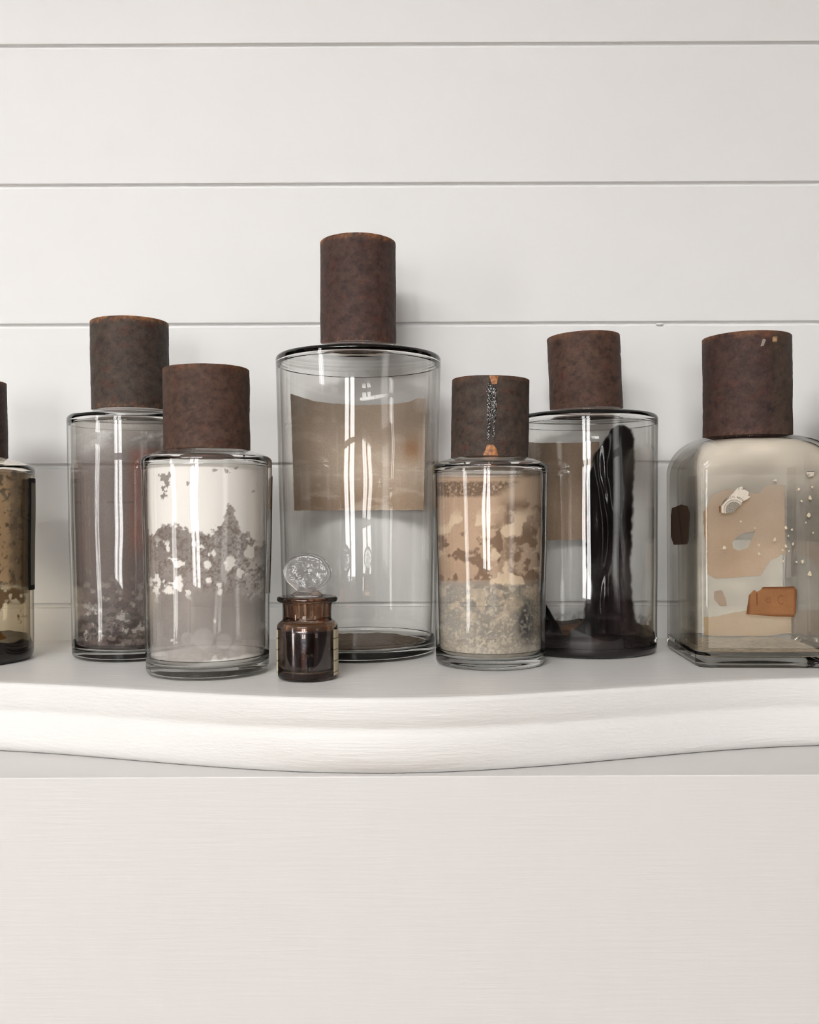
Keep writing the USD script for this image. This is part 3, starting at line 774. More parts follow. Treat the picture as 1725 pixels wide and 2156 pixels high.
obj('bare_patch', patch_on_cap(0.0324, [(0.0014, 0.0585), (0.0046, 0.059), (0.0056, 0.0648), (-0.0008, 0.0648)], 0.1716, R), ORANGE, cp, label='orange bare patch at the top of the seam')

# ---- 7: bottle with black resin
loc, rz = place(0.1630, 0.8733)
g = Round(0.0625, 0.0640, 0.2150, 0.0312, 0.2190, 0.272, tb=0.0026, cb=0.006, punt=0.0004)
b = thing('glass_bottle', 'bottle with shiny black resin run down its inside and pooled at the bottom', 'bottle', loc, rz, GROUP)
g.build(b, n=144, wav=0.0005, seed=7)
cap(b, 0.0330, 0.0680, 0.2192, 'brown', 9, loc, rz, tilt=2.2, rim=0.35)
pl = ragged(Polygon([(-0.012, pxz(1140, 0.92)), (0.075, pxz(1140, 0.90)), (0.075, pxz(930, 0.90)), (-0.012, pxz(930, 0.92))]), 0.0008, 8)
paper(b, 'paper_label', pl, back_surf(g), loc, rz, lambda ix, iy, u, zz: np.array(S(190, 166, 144))[None] * (0.85 + 0.3 * N(ix, iy, 50, 71)[:, None]), label='grey-brown paper pasted on the back of the glass')
RES = film_mat('resin_coat', rough=0.12, spec=0.35, fine=300.0, amp=0.15, bump=0.02)
def outline(iy):
    """Left and right edge of the resin run, photo pixels, by photo row."""
    ys = [893, 905, 925, 960, 1000, 1030, 1100, 1150, 1200, 1240, 1262, 1290, 1310, 1330]
    l = [1300, 1288, 1276, 1250, 1241, 1238, 1236, 1235, 1236, 1238, 1234, 1233, 1228, 1200]
    r = [1312, 1330, 1337, 1337, 1336, 1335, 1333, 1330, 1328, 1330, 1333, 1335, 1342, 1372]
    return np.interp(iy, ys, l), np.interp(iy, ys, r)
def f(ix, iy, T, Z):
    n, n2, n3 = N(ix, iy, 40, 72), N(ix, iy, 14, 73), N(ix, iy, 5, 74)
    l, r = outline(iy)
    c = sstep(-3, 3, ix - l + 10 * (n2 - 0.5)) * sstep(3, -3, ix - r + 7 * (n2 - 0.5)) * sstep(893, 897, iy)
    hole = np.exp(-(((ix - 1241) / 6) ** 2 + ((iy - 1238) / 22) ** 2) ** 2)
    c = c * (1 - 0.9 * hole)
    col = np.array(S(13, 10, 11))[None, None] * (0.7 + 0.6 * n[..., None])
    pur = sstep(1255, 1310, ix) * sstep(1120, 1180, iy)
    col = mixc(col, S(36, 25, 27), pur * 0.7)
    thin = sstep(1140, 1200, iy) * sstep(0.35, 0.6, n)
    c = c * (1 - 0.12 * thin)
    pool = sstep(1327, 1336, iy + 16 * (n2 - 0.5) - 20 * sstep(1240, 1140, ix) * 1.0 - 6)
    pool = np.maximum(pool, sstep(0, 4, (iy - 1270) - (ix - 1150) * 1.7 + 10 * (n2 - 0.5)))
    br = sstep(1285, 1330, iy) * sstep(0.48, 0.60, n3 * 0.6 + n2 * 0.4 + 0.10 * sstep(1300, 1330, iy))
    col = mixc(col, S(92, 56, 30), br * (1 - pool) * 0.8 * (1 - sstep(-3, 3, ix - l) * sstep(3, -3, ix - r)))
    c = np.maximum(c, br * 0.7)
    c = np.maximum(c, pool)
    return np.clip(c, 0, 1), col
def dep(ix, iy, T, Z):
    l, r = outline(iy)
    q = np.clip(np.minimum(ix - l, r - ix) / 40, 0, 1)
    ridge = np.exp(-((ix - 1272 - 10 * np.sin(iy / 55)) / 9) ** 2) * 0.0016
    return q ** 0.5 * 0.0012 + ridge * (q > 0) + (fbm(np.stack([ix / 26, iy / 110, ix * 0], -1), 2, 77) - 0.5) * 0.0028 * q ** 0.5
film(b, 'resin_run', g, loc, rz, f, 0.0040, 0.2115, t0=-1.9, t1=1.9, material=RES, label='glossy black resin run down the inside of the glass', depth=dep)
def pool_mesh():
    rr = g.rb - g.t - 0.0008
    P = [(0, 0.0012), ((g.rb - g.cb) * 0.5, 0.0012)] + arc(g.rb - g.cb, g.cb, g.cb - 0.0012, -88, 0, 6) + [(g.rb - 0.0012, 0.0120), (rr + 0.0004, 0.0205), (rr * 0.8, 0.0195), (rr * 0.4, 0.019), (0, 0.019)]
    m = lathe(P, 96)
    v = m.vertices
    up = v[:, 2] > 0.016
    d = (fbm(np.c_[v[:, :2] * 60, np.zeros(len(v))], 3, 5) - 0.5) * 0.006
    m.vertices = np.c_[v[:, :2], v[:, 2] + np.where(up, d + 0.010 * np.clip(-v[:, 0] / rr - 0.55, 0, 1), 0)]
    return m
obj('resin_pool', pool_mesh(), RESINM, b, smooth=True, label='black resin set hard on the bottom')

# ---- 8: square bottle
loc, rz0 = place(0.2925, 0.8215)
rz = math.radians(-2.5)
A = 0.0580
def rsq(a, rc, n=10):
    """Rounded square ring, counted anticlockwise from the front left."""
    out = []
    for (sx, sy, a0) in ((-1, -1, 180), (1, -1, 270), (1, 1, 0), (-1, 1, 90)):
        for t in np.radians(np.linspace(a0, a0 + 90, n)):
            out.append((sx * (a - rc) + rc * math.cos(t), sy * (a - rc) + rc * math.sin(t)))
    out = np.array(out)
    m = 6
    ring = []
    for i in range(len(out)):
        p, q = out[i], out[(i + 1) % len(out)]
        k = m if i % n == n - 1 else 1
        for t in range(k):
            ring.append(p + (q - p) * t / k)
    return np.array(ring)
def loft_rings(rings):
    n = len(rings[0])
    V = np.vstack(rings + [np.mean(rings[0], 0)[None], np.mean(rings[-1], 0)[None]])
    k = len(rings)
    i, j = np.meshgrid(np.arange(k - 1), np.arange(n), indexing='ij')
    a, bq = i * n + j, i * n + (j + 1) % n
    j = np.arange(n)
    F = np.vstack([np.stack([a, bq, bq + n], -1).reshape(-1, 3), np.stack([a, bq + n, a + n], -1).reshape(-1, 3),
                   np.stack([np.full(n, k * n), (j + 1) % n, j], -1), np.stack([np.full(n, k * n + 1), (k - 1) * n + j, (k - 1) * n + (j + 1) % n], -1)])
    return trimesh.Trimesh(V, F, process=False)
SQH, SR = 0.1905, 0.030
def sq_rings(spec):
    return [np.c_[rsq(max(a, 1e-4), min(rc, max(a, 1e-4) * 0.999)), np.full(len(rsq(0.05, 0.01)), zz)] for (a, rc, zz) in spec]
RC, TQ = 0.0095, 0.0024
QZ1, QZ2 = 0.013, SQH - SR - 0.002
def loft_closed(rings):
    """Rings joined all round, the last to the first: a wall with an inside and an outside."""
    n, k = len(rings[0]), len(rings)
    i, j = np.meshgrid(np.arange(k), np.arange(n), indexing='ij')
    a, b_, c, d = i * n + j, i * n + (j + 1) % n, (i + 1) % k * n + (j + 1) % n, (i + 1) % k * n + j
    return trimesh.Trimesh(np.vstack(rings), np.vstack([np.stack([a, b_, c], -1).reshape(-1, 3), np.stack([a, c, d], -1).reshape(-1, 3)]), process=False)
def sq_base():
    sp = [(A * 0.55, RC, 0.002), (A * 0.88, RC, 0.0004), (A - 0.0028, RC, 0.0)]
    sp += [(A - 0.0045 + 0.0045 * math.cos(t), RC, 0.0045 + 0.0045 * math.sin(t)) for t in np.radians(np.linspace(-70, 0, 5))]
    sp += [(A, RC, QZ1), (A - TQ, RC - 0.002, QZ1), (A - TQ - 0.003, RC, 0.0095), (A - TQ - 0.008, RC, 0.0080), (A * 0.45, RC, 0.0095)]
    return loft_rings(sq_rings(sp))
def shoulder_spec(inset, z0):
    sp = []
    for t in np.radians(np.linspace(4, 90, 13)):
        k = (t / (math.pi / 2)) ** 1.5
        sp.append((A - inset - SR * (1 - math.cos(t)) * 0.80, RC - 0.5 * inset + (0.034 - RC) * k, max(SQH - SR - inset + SR * math.sin(t), z0)))
    return sp
def sq_wall():
    q = np.linspace(0, 1, 10)
    rn = 0.0352
    sp = [(A, RC, QZ1 + 0.0001 + (QZ2 - QZ1) * k) for k in q] + shoulder_spec(0.0, QZ2)
    sp += [(rn + 0.0005, rn, SQH + 0.0004), (rn, rn, SQH + 0.003), (rn, rn, 0.262), (rn - 0.001, rn, 0.263), (rn - 0.003, rn, 0.263), (rn - 0.004, rn, 0.261), (rn - 0.004, rn, SQH - 0.001)]
    sp += shoulder_spec(TQ, QZ2 - 0.001)[::-1] + [(A - TQ, RC - 0.002, QZ2 - 0.001 - (QZ2 - 0.001 - QZ1 - 0.0001) * k) for k in q[1:]]
    return loft_closed(sq_rings(sp))
def sq_haze():
    sp = [(A - TQ - 0.0006, RC - 0.002, 0.100 + (QZ2 - 0.104) * k) for k in np.linspace(0, 1, 12)] + shoulder_spec(TQ + 0.0006, QZ2 - 0.002)
    rings = sq_rings(sp)
    n, k = len(rings[0]), len(rings)
    i, j = np.meshgrid(np.arange(k - 1), np.arange(n), indexing='ij')
    a, b_ = i * n + j, i * n + (j + 1) % n
    return np.vstack(rings), np.vstack([np.stack([a, b_, b_ + n], -1).reshape(-1, 3), np.stack([a, b_ + n, a + n], -1).reshape(-1, 3)])
b = thing('glass_bottle', 'square bottle with rounded shoulders and torn paper scraps on its front', 'bottle', loc, rz, GROUP)
b8 = b
GLASSQ = glass('square_bottle_glass', (0.985, 0.982, 0.97), (0.72, 0.74, 0.70), 3.0)
obj('glass_base', sq_base(), GLASSQ, b, smooth=50)
obj('glass_wall', sq_wall(), wall_glass('square_bottle_wall_glass', (1.0, 0.998, 0.992), (0.66, 0.645, 0.62), 1.23), b, smooth=50)
HV, HF = sq_haze()
hz = fbm(HV * 45, 4, 61)
obj('shoulder_haze', trimesh.Trimesh(HV, HF, process=False), HAZE, b, smooth=True, label='beige-grey dust inside the shoulder',
    prim={'cover': np.clip(sstep(0.125, 0.170, HV[:, 2]) * (0.45 + 0.7 * (hz - 0.5)) + 0.12 * sstep(0.16, 0.185, HV[:, 2]), 0, 0.85), 'tone': np.array(S(240, 230, 214))[None] * (0.85 + 0.3 * hz[:, None])})
v, ff = trimesh.remesh.subdivide_to_size(*(lambda m: (m.vertices, m.faces))(trimesh.creation.extrude_polygon(Polygon(rsq(A - TQ - 0.004, RC)), 0.0010, engine='earcut')), 0.006, max_iter=8)
v[:, 2] += 0.0088 + np.where(v[:, 2] > 0.0005, (fbm(np.c_[v[:, :2] * 60, np.zeros(len(v))], 3, 3) - 0.2) * 0.0018, 0)
obj('dust', trimesh.Trimesh(v, ff), powder('pale_dust', S(196, 184, 164)), b, smooth=True, label='pale dust on the bottom')
def ex(col, ix, iy, th, zz, n1, n2, n3):
    seam = np.exp(-((ix - 1629) / 5) ** 2) * sstep(705, 715, iy) * sstep(830, 790, iy)
    col = mixc(col, S(36, 27, 22), seam * 0.85)
    grey = sstep(1618, 1640, ix)
    col = mixc(col, S(78, 66, 56), grey * 0.6)
    bl = np.exp(-((ix - 1624) / 12) ** 2 - ((iy - 862) / 16) ** 2) * sstep(0.35, 0.5, n3)
    col = mixc(col, S(34, 26, 23), bl)
    fleck = sstep(1.2, 0.8, np.hypot((ix - 1632) / 4.5, (iy - 714) / 5))
    return mixc(col, S(196, 158, 116), fleck * 0.9)
cap8, R8 = cap(b, 0.0368, 0.0858, 0.1904, 'deep', 11, loc, rz, tilt=0.3, extra=ex, rim=0.5)
chip = patch_on_cap(0.0368, [(0.0005, 0.0718), (0.0022, 0.0722), (0.0040, 0.0768), (0.0022, 0.0772)], 0.1912, R8)
obj('pale_chip', chip, mat('pale_chip_paint', {'p': ('principled_bsdf', {'base_color': S(150, 138, 128), 'roughness': 0.6})}), cap8, label='pale chip stuck near the rim of the cap')

def flat_film(parent, name, corner, ux, uz, w, h, fn, material, label, du=0.0008, normal=(0, -1, 0)):
    nt, nz = int(w / du), int(h / du)
    U, Z = np.meshgrid(np.linspace(0, w, nt), np.linspace(0, h, nz))
    P = np.asarray(corner)[None, None] + U[..., None] * np.asarray(ux) + Z[..., None] * np.asarray(uz)
    ix, iy = px_of(to_world(P, loc, rz))
    cover, col = fn(ix, iy, U, Z)
    i, j = np.meshgrid(np.arange(nz - 1), np.arange(nt - 1), indexing='ij')
    a = i * nt + j
    F = np.stack([a, a + 1, a + nt + 1, a + nt], -1).reshape(-1, 4)
    return obj(name, trimesh.Trimesh(*usd_tri(P.reshape(-1, 3), F), process=False), material, parent, smooth=True, label=label,
               prim={'cover': cover.ravel(), 'tone': np.clip(col.reshape(-1, 3), 0, 1)})
# grey haze inside the front and the left face
def f(ix, iy, U, Z):
    n, n2 = N(ix, iy, 90, 81), N(ix, iy, 20, 82)
    c = 0.17 + 0.2 * (n - 0.5)
    return np.clip(c, 0, 0.9), np.broadcast_to(np.array(S(248, 240, 226)), ix.shape + (3,)).copy()
def fl_(ix, iy, U, Z):
    n = N(ix, iy, 60, 101)
    q = sstep(0.45, 0.75, U / U.max() + 0.2 * (n - 0.5)) * sstep(0.0, 0.15, 1.02 - U / U.max())
    return np.clip(0.22 + 0.2 * (n - 0.5) + 0.45 * q, 0, 0.9), mixc(np.broadcast_to(np.array(S(220, 210, 196)), ix.shape + (3,)).copy(), S(104, 92, 82), q)
ai = A - TQ - 0.0012
flat_film(b, 'haze', (-ai + 0.006, -ai, 0.016), (1, 0, 0), (0, 0, 1), 2 * ai - 0.012, 0.140, f, HAZE, 'dusty grey haze inside the front of the glass', du=0.002)
flat_film(b, 'haze', (-ai, ai - 0.006, 0.016), (0, -1, 0), (0, 0, 1), 2 * ai - 0.012, 0.140, fl_, HAZE, 'brown and grey haze inside the left side of the glass', du=0.002)
def flat_paper(name, poly, tone, face='front', thick=0.0003, edge=0.002, label=None, sub=None, parent=None):
    """poly in local (x, z) on the front or the back, or (y, z) on the left face."""
    def surf(u, zz, w):
        if face == 'front':
            return np.stack([u, -A - 0.00015 - w, zz], -1)
        if face == 'back':
            return np.stack([u, A - TQ - 0.0009 - w, zz], -1)       # stuck to the inside of the back
        return np.stack([-A - 0.00015 - w, u, zz], -1)
    return paper(parent or b, name, poly, surf, loc, rz, tone, thick=thick, edge=edge, label=label)
def inv_front(ix, iy, yl=-A, face='front'):
    """Local (x or y, z) of a photo pixel on a face of the square bottle (the roll and the bottle's slight turn undone)."""
    dx, dy = (ix - 862.5) / FPX, (1078 - iy) / FPX
    rx, rzv = dx * cr + dy * sr, -dx * sr + dy * cr
    d = np.array([rx, 1.0, rzv])
    c, s = math.cos(rz), math.sin(rz)
    o = np.array([0 - loc[0], -DW - loc[1], CZ - loc[2]])
    ol = np.array([o[0] * c + o[1] * s, -o[0] * s + o[1] * c, o[2]])
    dl = np.array([d[0] * c + d[1] * s, -d[0] * s + d[1] * c, d[2]])
    if face == 'left':
        t = (-A - ol[0]) / dl[0]
        p = ol + t * dl
        return (p[1], p[2])
    t = (yl - ol[1]) / dl[1]
    p = ol + t * dl
    return (p[0], p[2])
def quad(pts, yl=-A, face='front'):
    return Polygon([inv_front(x, y, yl, face) for x, y in pts])
def fb(ix, iy, U, Z):
    n, n2 = N(ix, iy, 80, 103), N(ix, iy * 1.5, 22, 104)
    return np.clip(0.62 + 0.35 * (n - 0.5) + 0.25 * (n2 - 0.5), 0, 0.9), np.broadcast_to(np.array(S(248, 242, 226)), ix.shape + (3,)) * (0.85 + 0.3 * n2[..., None])
flat_film(b, 'chalky_haze', (-ai + 0.006, A - TQ - 0.0005, 0.014), (1, 0, 0), (0, 0, 1), 2 * ai - 0.012, 0.142, fb, HAZE, 'chalky haze inside the back of the glass', du=0.002)
# tan papers on the back, seen through the bottle
def tan(c, s):
    return lambda ix, iy, u, zz: np.array(S(*c))[None] * (0.85 + 0.3 * N(ix, iy, 45, s)[:, None])
main = quad([(1503, 1040), (1530, 1030), (1596, 1040), (1612, 1022), (1655, 1020), (1654, 1030), (1654, 1172), (1650, 1165), (1622, 1180), (1600, 1212), (1508, 1218), (1490, 1210), (1480, 1080)], A - TQ)
hole = quad([(1541, 1140), (1560, 1124), (1590, 1118), (1580, 1142), (1575, 1154), (1555, 1160), (1543, 1154)], A - TQ)
pm = ragged(main, 0.0008, 21).difference(ragged(hole, 0.0003, 22))
flat_paper('paper_label', pm, tan((210, 174, 138), 83), 'back', label='tan paper torn through the middle inside the back of the glass')
pm = ragged(quad([(1482, 1300), (1505, 1298), (1570, 1285), (1640, 1284), (1672, 1288), (1672, 1332), (1600, 1340), (1482, 1338)], A - TQ), 0.0009, 23)
flat_paper('paper_label', pm, tan((200, 174, 140), 84), 'back', label='tan paper strip low on the back of the glass')
pm = ragged(quad([(1504, 1245), (1520, 1242), (1528, 1262), (1530, 1275), (1516, 1276), (1504, 1262)], A - TQ), 0.0006, 24)
flat_paper('paper_scrap', pm, tan((172, 140, 114), 85), 'back', label='small brown scrap on the back of the glass')
pm = ragged(quad([(1656, 985), (1676, 982), (1677, 1212), (1656, 1216)], A - TQ), 0.0006, 28)
flat_paper('paper_label', pm, tan((150, 140, 134), 90), 'back', label='grey paper beside the tan one on the back of the glass')
# scraps on the front
def t_or(ix, iy, u, zz):
    n = N(ix, iy, 26, 86)
    c = np.array(S(156, 108, 70))[None] * (0.75 + 0.5 * n[:, None])
    e = np.minimum.reduce([ix - 1574, 1678 - ix, iy - 1235, 1299 - iy])
    c = mixc(c, S(104, 62, 34), sstep(9, 1, e) * 0.8)
    st = np.exp(-((ix - 1594 - 0.02 * (iy - 1250)) / 1.3) ** 2) * sstep(1246, 1250, iy) * sstep(1276, 1272, iy)
    st = np.maximum(st, np.exp(-((np.hypot(ix - 1646, (iy - 1263) * 0.8) - 7) / 1.0) ** 2) * (ix < 1650) * 0.6)
    st = np.maximum(st, np.exp(-((np.hypot(ix - 1618, (iy - 1264) * 0.8) - 4) / 1.0) ** 2) * 0.5)
    return mixc(c, S(92, 58, 34), st * 0.8)
lab = quad([(1572, 1293), (1577, 1253), (1588, 1242), (1594, 1246), (1601, 1243), (1606, 1236), (1660, 1235), (1671, 1234), (1678, 1242), (1676, 1290), (1670, 1299), (1620, 1297)])
flat_paper('paper_label', ragged(lab, 0.00018, 25, 0.0008, 900), t_or, edge=0.0008, label='small orange-brown paper label with faded writing')
# scrap with part of a printed crest
sc = [(1515, 1079), (1514, 1066), (1520, 1064), (1527, 1057), (1535, 1047), (1545, 1037), (1553, 1027), (1562, 1024), (1566, 1030), (1577, 1036), (1575, 1044), (1580, 1046), (1572, 1052), (1563, 1056), (1560, 1064), (1550, 1070), (1547, 1078), (1530, 1081)]
def t_sc(ix, iy, u, zz):
    c = np.array(S(226, 216, 200))[None] * (0.94 + 0.12 * N(ix, iy, 8, 87)[:, None])
    d = np.hypot(ix - 1546, iy - 1074)
    c = mixc(c, S(120, 80, 48), sstep(1522, 1517, ix))
    c = mixc(c, S(70, 62, 54), np.exp(-((d - 21) / 1.2) ** 2) * (iy < 1080) * 0.6)
    inner = sstep(19, 17, d)
    ch = 0.5 + 0.5 * np.sin(ix * 1.9 + 3.0 * N(ix, iy, 5, 88)) * np.sin(iy * 1.7 + 5.0 * N(ix, iy, 6, 89))
    c = mixc(c, S(74, 64, 54), inner * (0.35 + 0.6 * sstep(0.35, 0.65, ch)))
    return mixc(c, S(150, 108, 70), sstep(30, 34, d) * sstep(1062, 1078, iy) * 0.6)
scrap = flat_paper('paper_scrap', ragged(quad(sc), 0.00012, 26, 0.0006, 900), t_sc, edge=0.00045, label='white paper scrap with part of a printed crest')
def letters(text, path_fn, hpx, parent, start, spacing):
    """Letters set along a curve of photo pixels on the front face."""
    ms = []
    s = start
    for chh in text:
        if chh != ' ':
            m = text_mesh(chh, 1.0, 0.05)
            m.apply_translation([-m.bounds.mean(0)[0], -0.35, 0])
            (cx, cy), ang = path_fn(s)
            x, zz = inv_front(cx, cy)
            sc_ = hpx * (0.7635 / FPX)
            v = m.vertices * sc_
            c_, s_ = math.cos(ang), math.sin(ang)
            ms.append(trimesh.Trimesh(np.c_[x + v[:, 0] * c_ - v[:, 1] * s_, -A - 0.00047 - v[:, 2] * 0.02, zz + v[:, 0] * s_ + v[:, 1] * c_], m.faces, process=False))
        s += spacing
    m = cat(ms)
    return obj('printed_letters', m, INK, parent, smooth=False, label='tiny printed letters')
def ring_path(s):
    a = math.radians(s)
    return (1546 + 27 * math.cos(a), 1074 - 27 * math.sin(a)), a - math.pi / 2
letters('COMMERITE MEDAL', ring_path, 4.2, scrap, 155, -8.2)
letters('2 un', lambda s: ((s, 1028.5 + (s - 1556) * 0.08), 0.0), 5.0, scrap, 1556, 3.8)
sm = quad([(1698, 996), (1700, 992), (1715, 991), (1713, 1002), (1702, 1004)])
flat_paper('paper_scrap', sm, lambda ix, iy, u, zz: mixc(np.array(S(216, 206, 192))[None] * np.ones((len(u), 1)), S(50, 42, 36), np.clip(np.exp(-((iy - 992.5) / 1.2) ** 2) + np.exp(-np.hypot(ix - 1703, iy - 1000) / 1.5), 0, 1)), edge=0.0006, label='tiny white scrap near the right shoulder')
sm = quad([(1627, 1012), (1632, 1009), (1637, 1010), (1634, 1014)])
flat_paper('paper_scrap', sm, lambda ix, iy, u, zz: np.array(S(216, 206, 192))[None] * np.ones((len(u), 1)), edge=0.001, label='tiny white speck of paper below the shoulder')
rng = np.random.default_rng(5)
flecks = [(1655, 1112, 5), (1668, 1115, 4), (1703, 1085, 6), (1697, 1100, 3), (1706, 1048, 6), (1688, 1055, 4), (1682, 1030, 4), (1710, 1026, 4), (1670, 1145, 4), (1655, 1150, 5), (1648, 1158, 4), (1598, 1148, 4), (1599, 1166, 5),
          (1631, 1137, 6), (1705, 1208, 7), (1690, 1182, 5), (1678, 1183, 4), (1650, 1182, 4), (1660, 1128, 3), (1560, 1098, 3), (1590, 1112, 3), (1525, 1153, 6), (1640, 1175, 3), (1662, 1160, 3), (1712, 1122, 3)]
for (x, y, r) in flecks:
    n = 9
    pts = [(x + r * (0.45 + 0.6 * rng.random()) * math.cos(2 * math.pi * i / n) * 0.8, y + r * (0.45 + 0.6 * rng.random()) * math.sin(2 * math.pi * i / n)) for i in range(n)]
    flat_paper('paper_fleck', quad(pts).buffer(0), lambda ix, iy, u, zz: np.array(S(214, 200, 174))[None] * np.ones((len(u), 1)), edge=0.002, thick=0.0002)
dk = quad([(1416, 1070), (1436, 1062), (1448, 1066), (1452, 1080), (1450, 1138), (1447, 1146), (1420, 1147), (1414, 1130), (1414, 1085)], face='left')
def t_dk(ix, iy, u, zz):
    c = np.array(S(62, 44, 30))[None] * (0.8 + 0.4 * N(ix, iy, 10, 91)[:, None])
    cr_ = np.exp(-((ix - 1432 - (iy - 1100) * 0.12) / 1.4) ** 2)
    return mixc(c, S(30, 20, 14), cr_ * 0.9)
flat_paper('paper_label', ragged(dk, 0.0002, 27, 0.0008, 600), t_dk, 'left', edge=0.001, label='dark brown cracked label scrap on the left side')

# ---- 1: bottle cut by the left edge of the picture
loc, rz = place(-0.3840, 0.825)
g = Round(0.0535, 0.0545, 0.1700, 0.0315, 0.1745, 0.228, tb=0.0035, cb=0.006, punt=0.0008)
b = thing('glass_bottle', 'brown stained bottle at the left edge with a black-bordered label and dark resin bottom', 'bottle', loc, rz, GROUP)
g.build(b, wav=0.0009, seed=21, thick=glass('amber_stained_glass', (0.95, 0.92, 0.86), (0.8, 0.7, 0.55), 14.0), wall=wall_glass('amber_wall_glass', (0.95, 0.92, 0.86), (0.45, 0.40, 0.32)))
cap(b, 0.0330, 0.0660, 0.1748, 'deep', 13, loc, rz, tilt=1.0, rim=0.3)
def f(ix, iy, T, Z):
    n, n2, n3 = N(ix, iy, 40, 92), N(ix, iy, 14, 93), N(ix, iy, 5, 94)
    col = np.array(S(200, 172, 140))[None, None] * (0.9 + 0.2 * n[..., None])
    br = sstep(14, 28, ix + 22 * (n2 - 0.5) + (iy - 1100) * 0.02)
    col = mixc(col, S(118, 96, 70), br * 0.85)
    sp = sstep(0.52, 0.62, n3 * 0.5 + n2 * 0.5)
    col = mixc(col, S(70, 48, 30), sp * 0.9)
    low = sstep(1228, 1244, iy + 10 * (n2 - 0.5))
    c = 0.88 - low * 0.6
    col = mixc(col, S(190, 184, 168), low)
    am = low * sstep(0.56, 0.66, N(ix, iy, 22, 95) + 0.16 * sstep(1290, 1255, iy))
    col = mixc(col, S(112, 76, 34), am)
    c = np.maximum(c, am * 0.9)
    pool = sstep(1352, 1358, iy + 5 * (n2 - 0.5) + ix * 0.08)
    col = mixc(col, S(32, 20, 14), pool)
    c = np.maximum(c, pool * 0.97)
    return np.clip(c, 0, 0.97), col
film(b, 'residue', g, loc, rz, f, 0.0066, 0.165, t0=-1.0, t1=1.7, label='brown and amber residue inside the glass')
pl = Polygon([(0, pxz(1240, 0.82)), (0.06, pxz(1240, 0.84)), (0.06, pxz(1003, 0.84)), (0, pxz(1003, 0.82))])
def t1(ix, iy, u, zz):
    e = np.minimum.reduce([u, zz - pxz(1240, 0.82), pxz(1003, 0.82) - zz])
    return mixc(np.array(S(126, 122, 108))[None] * np.ones((len(u), 1)), S(24, 20, 17), sstep(0.0042, 0.0036, e))
paper(b, 'paper_label', pl, around(g, math.radians(62)), loc, rz, t1, edge=0.001, label='grey-green label with a black border')
m = pool_mesh()
m.vertices[:, 2] = np.where(m.vertices[:, 2] > 0.013, m.vertices[:, 2] - 0.002, m.vertices[:, 2])
obj('resin_pool', m, RESINM, b, smooth=True, label='dark resin on the bottom')

# ---- 9: bottle cut by the right edge of the picture
loc, rz = place(0.4090, 0.862)
g = Round(0.0450, 0.0470, 0.1840, 0.0312, 0.1880, 0.232, tb=0.007)
b = thing('glass_bottle', 'bottle of which only the rusty cap shows, at the right edge', 'bottle', loc, rz, GROUP)
g.build(b, wav=0.0005, seed=31)
cap(b, 0.0330, 0.0530, 0.1882, 'grey', 17, loc, rz, rim=0.3)
def f(ix, iy, T, Z):
    n = N(ix, iy, 50, 96)
    return np.clip(0.8 + 0.2 * (n - 0.5), 0, 1), np.array(S(126, 116, 108))[None, None] * (0.9 + 0.2 * n[..., None])
film(b, 'residue', g, loc, rz, f, 0.009, 0.178, t0=-1.7, t1=1.7, du=0.002, label='grey-brown residue inside the glass')

# ---- 5: the small stoppered bottle in front
loc, rz = place(-0.0787, 0.729)
rz += 0.0
b = thing('stoppered_bottle', 'small amber-brown glass bottle with a flat clear glass stopper', 'bottle', loc, rz)
GS = glass('purplish_brown_glass', (0.93, 0.88, 0.83), (0.62, 0.41, 0.24), 165.0)
rb, t = 0.0230, 0.0018
P = [(0, 0.0015), (0.012, 0.0015), (0.019, 0.0002)] + arc(rb - 0.0035, 0.0035, 0.0035, -80, 0, 7) + [(rb + 0.0001 * q, 0.0035 + 0.0345 * q) for q in np.linspace(0.1, 1, 10)]
P += arc(rb - 0.0042, 0.0398, 0.0043, 5, 62, 6) + [(0.0192, 0.0448), (0.0184, 0.0462), (0.0183, 0.050), (0.0187, 0.0565), (0.0196, 0.0590)]
P += arc(0.0211, 0.0608, 0.0022, -85, 85, 8) + [(0.0150, 0.0632), (0.0125, 0.0630), (0.0118, 0.0622), (0.0112, 0.048), (0.0125, 0.0455), (0.017, 0.0435)]
P += [(rb - t - 0.001, 0.0405), (rb - t, 0.037)] + [(rb - t, 0.037 - 0.029 * q) for q in np.linspace(0.15, 1, 8)] + [(rb - t - 0.002, 0.0058), (0.010, 0.005), (0, 0.005)]
obj('glass_body', lathe(P, 128, wav=0.0002, seed=41), GS, b, smooth=60)
class Small:
    rb = rb
    rt = rb
    @staticmethod
    def rin(z):
        z = np.asarray(z, float)
        return np.interp(z, [0.0055, 0.0065, 0.009, 0.037, 0.0405, 0.0430], [0.018, rb - t - 0.001, rb - t, rb - t, rb - t - 0.001, 0.0178])
COAT = film_mat('dark_metallic_stain', rough=0.13, spec=0.8, metallic=0.9, fine=700.0, amp=0.25, bump=0.25)
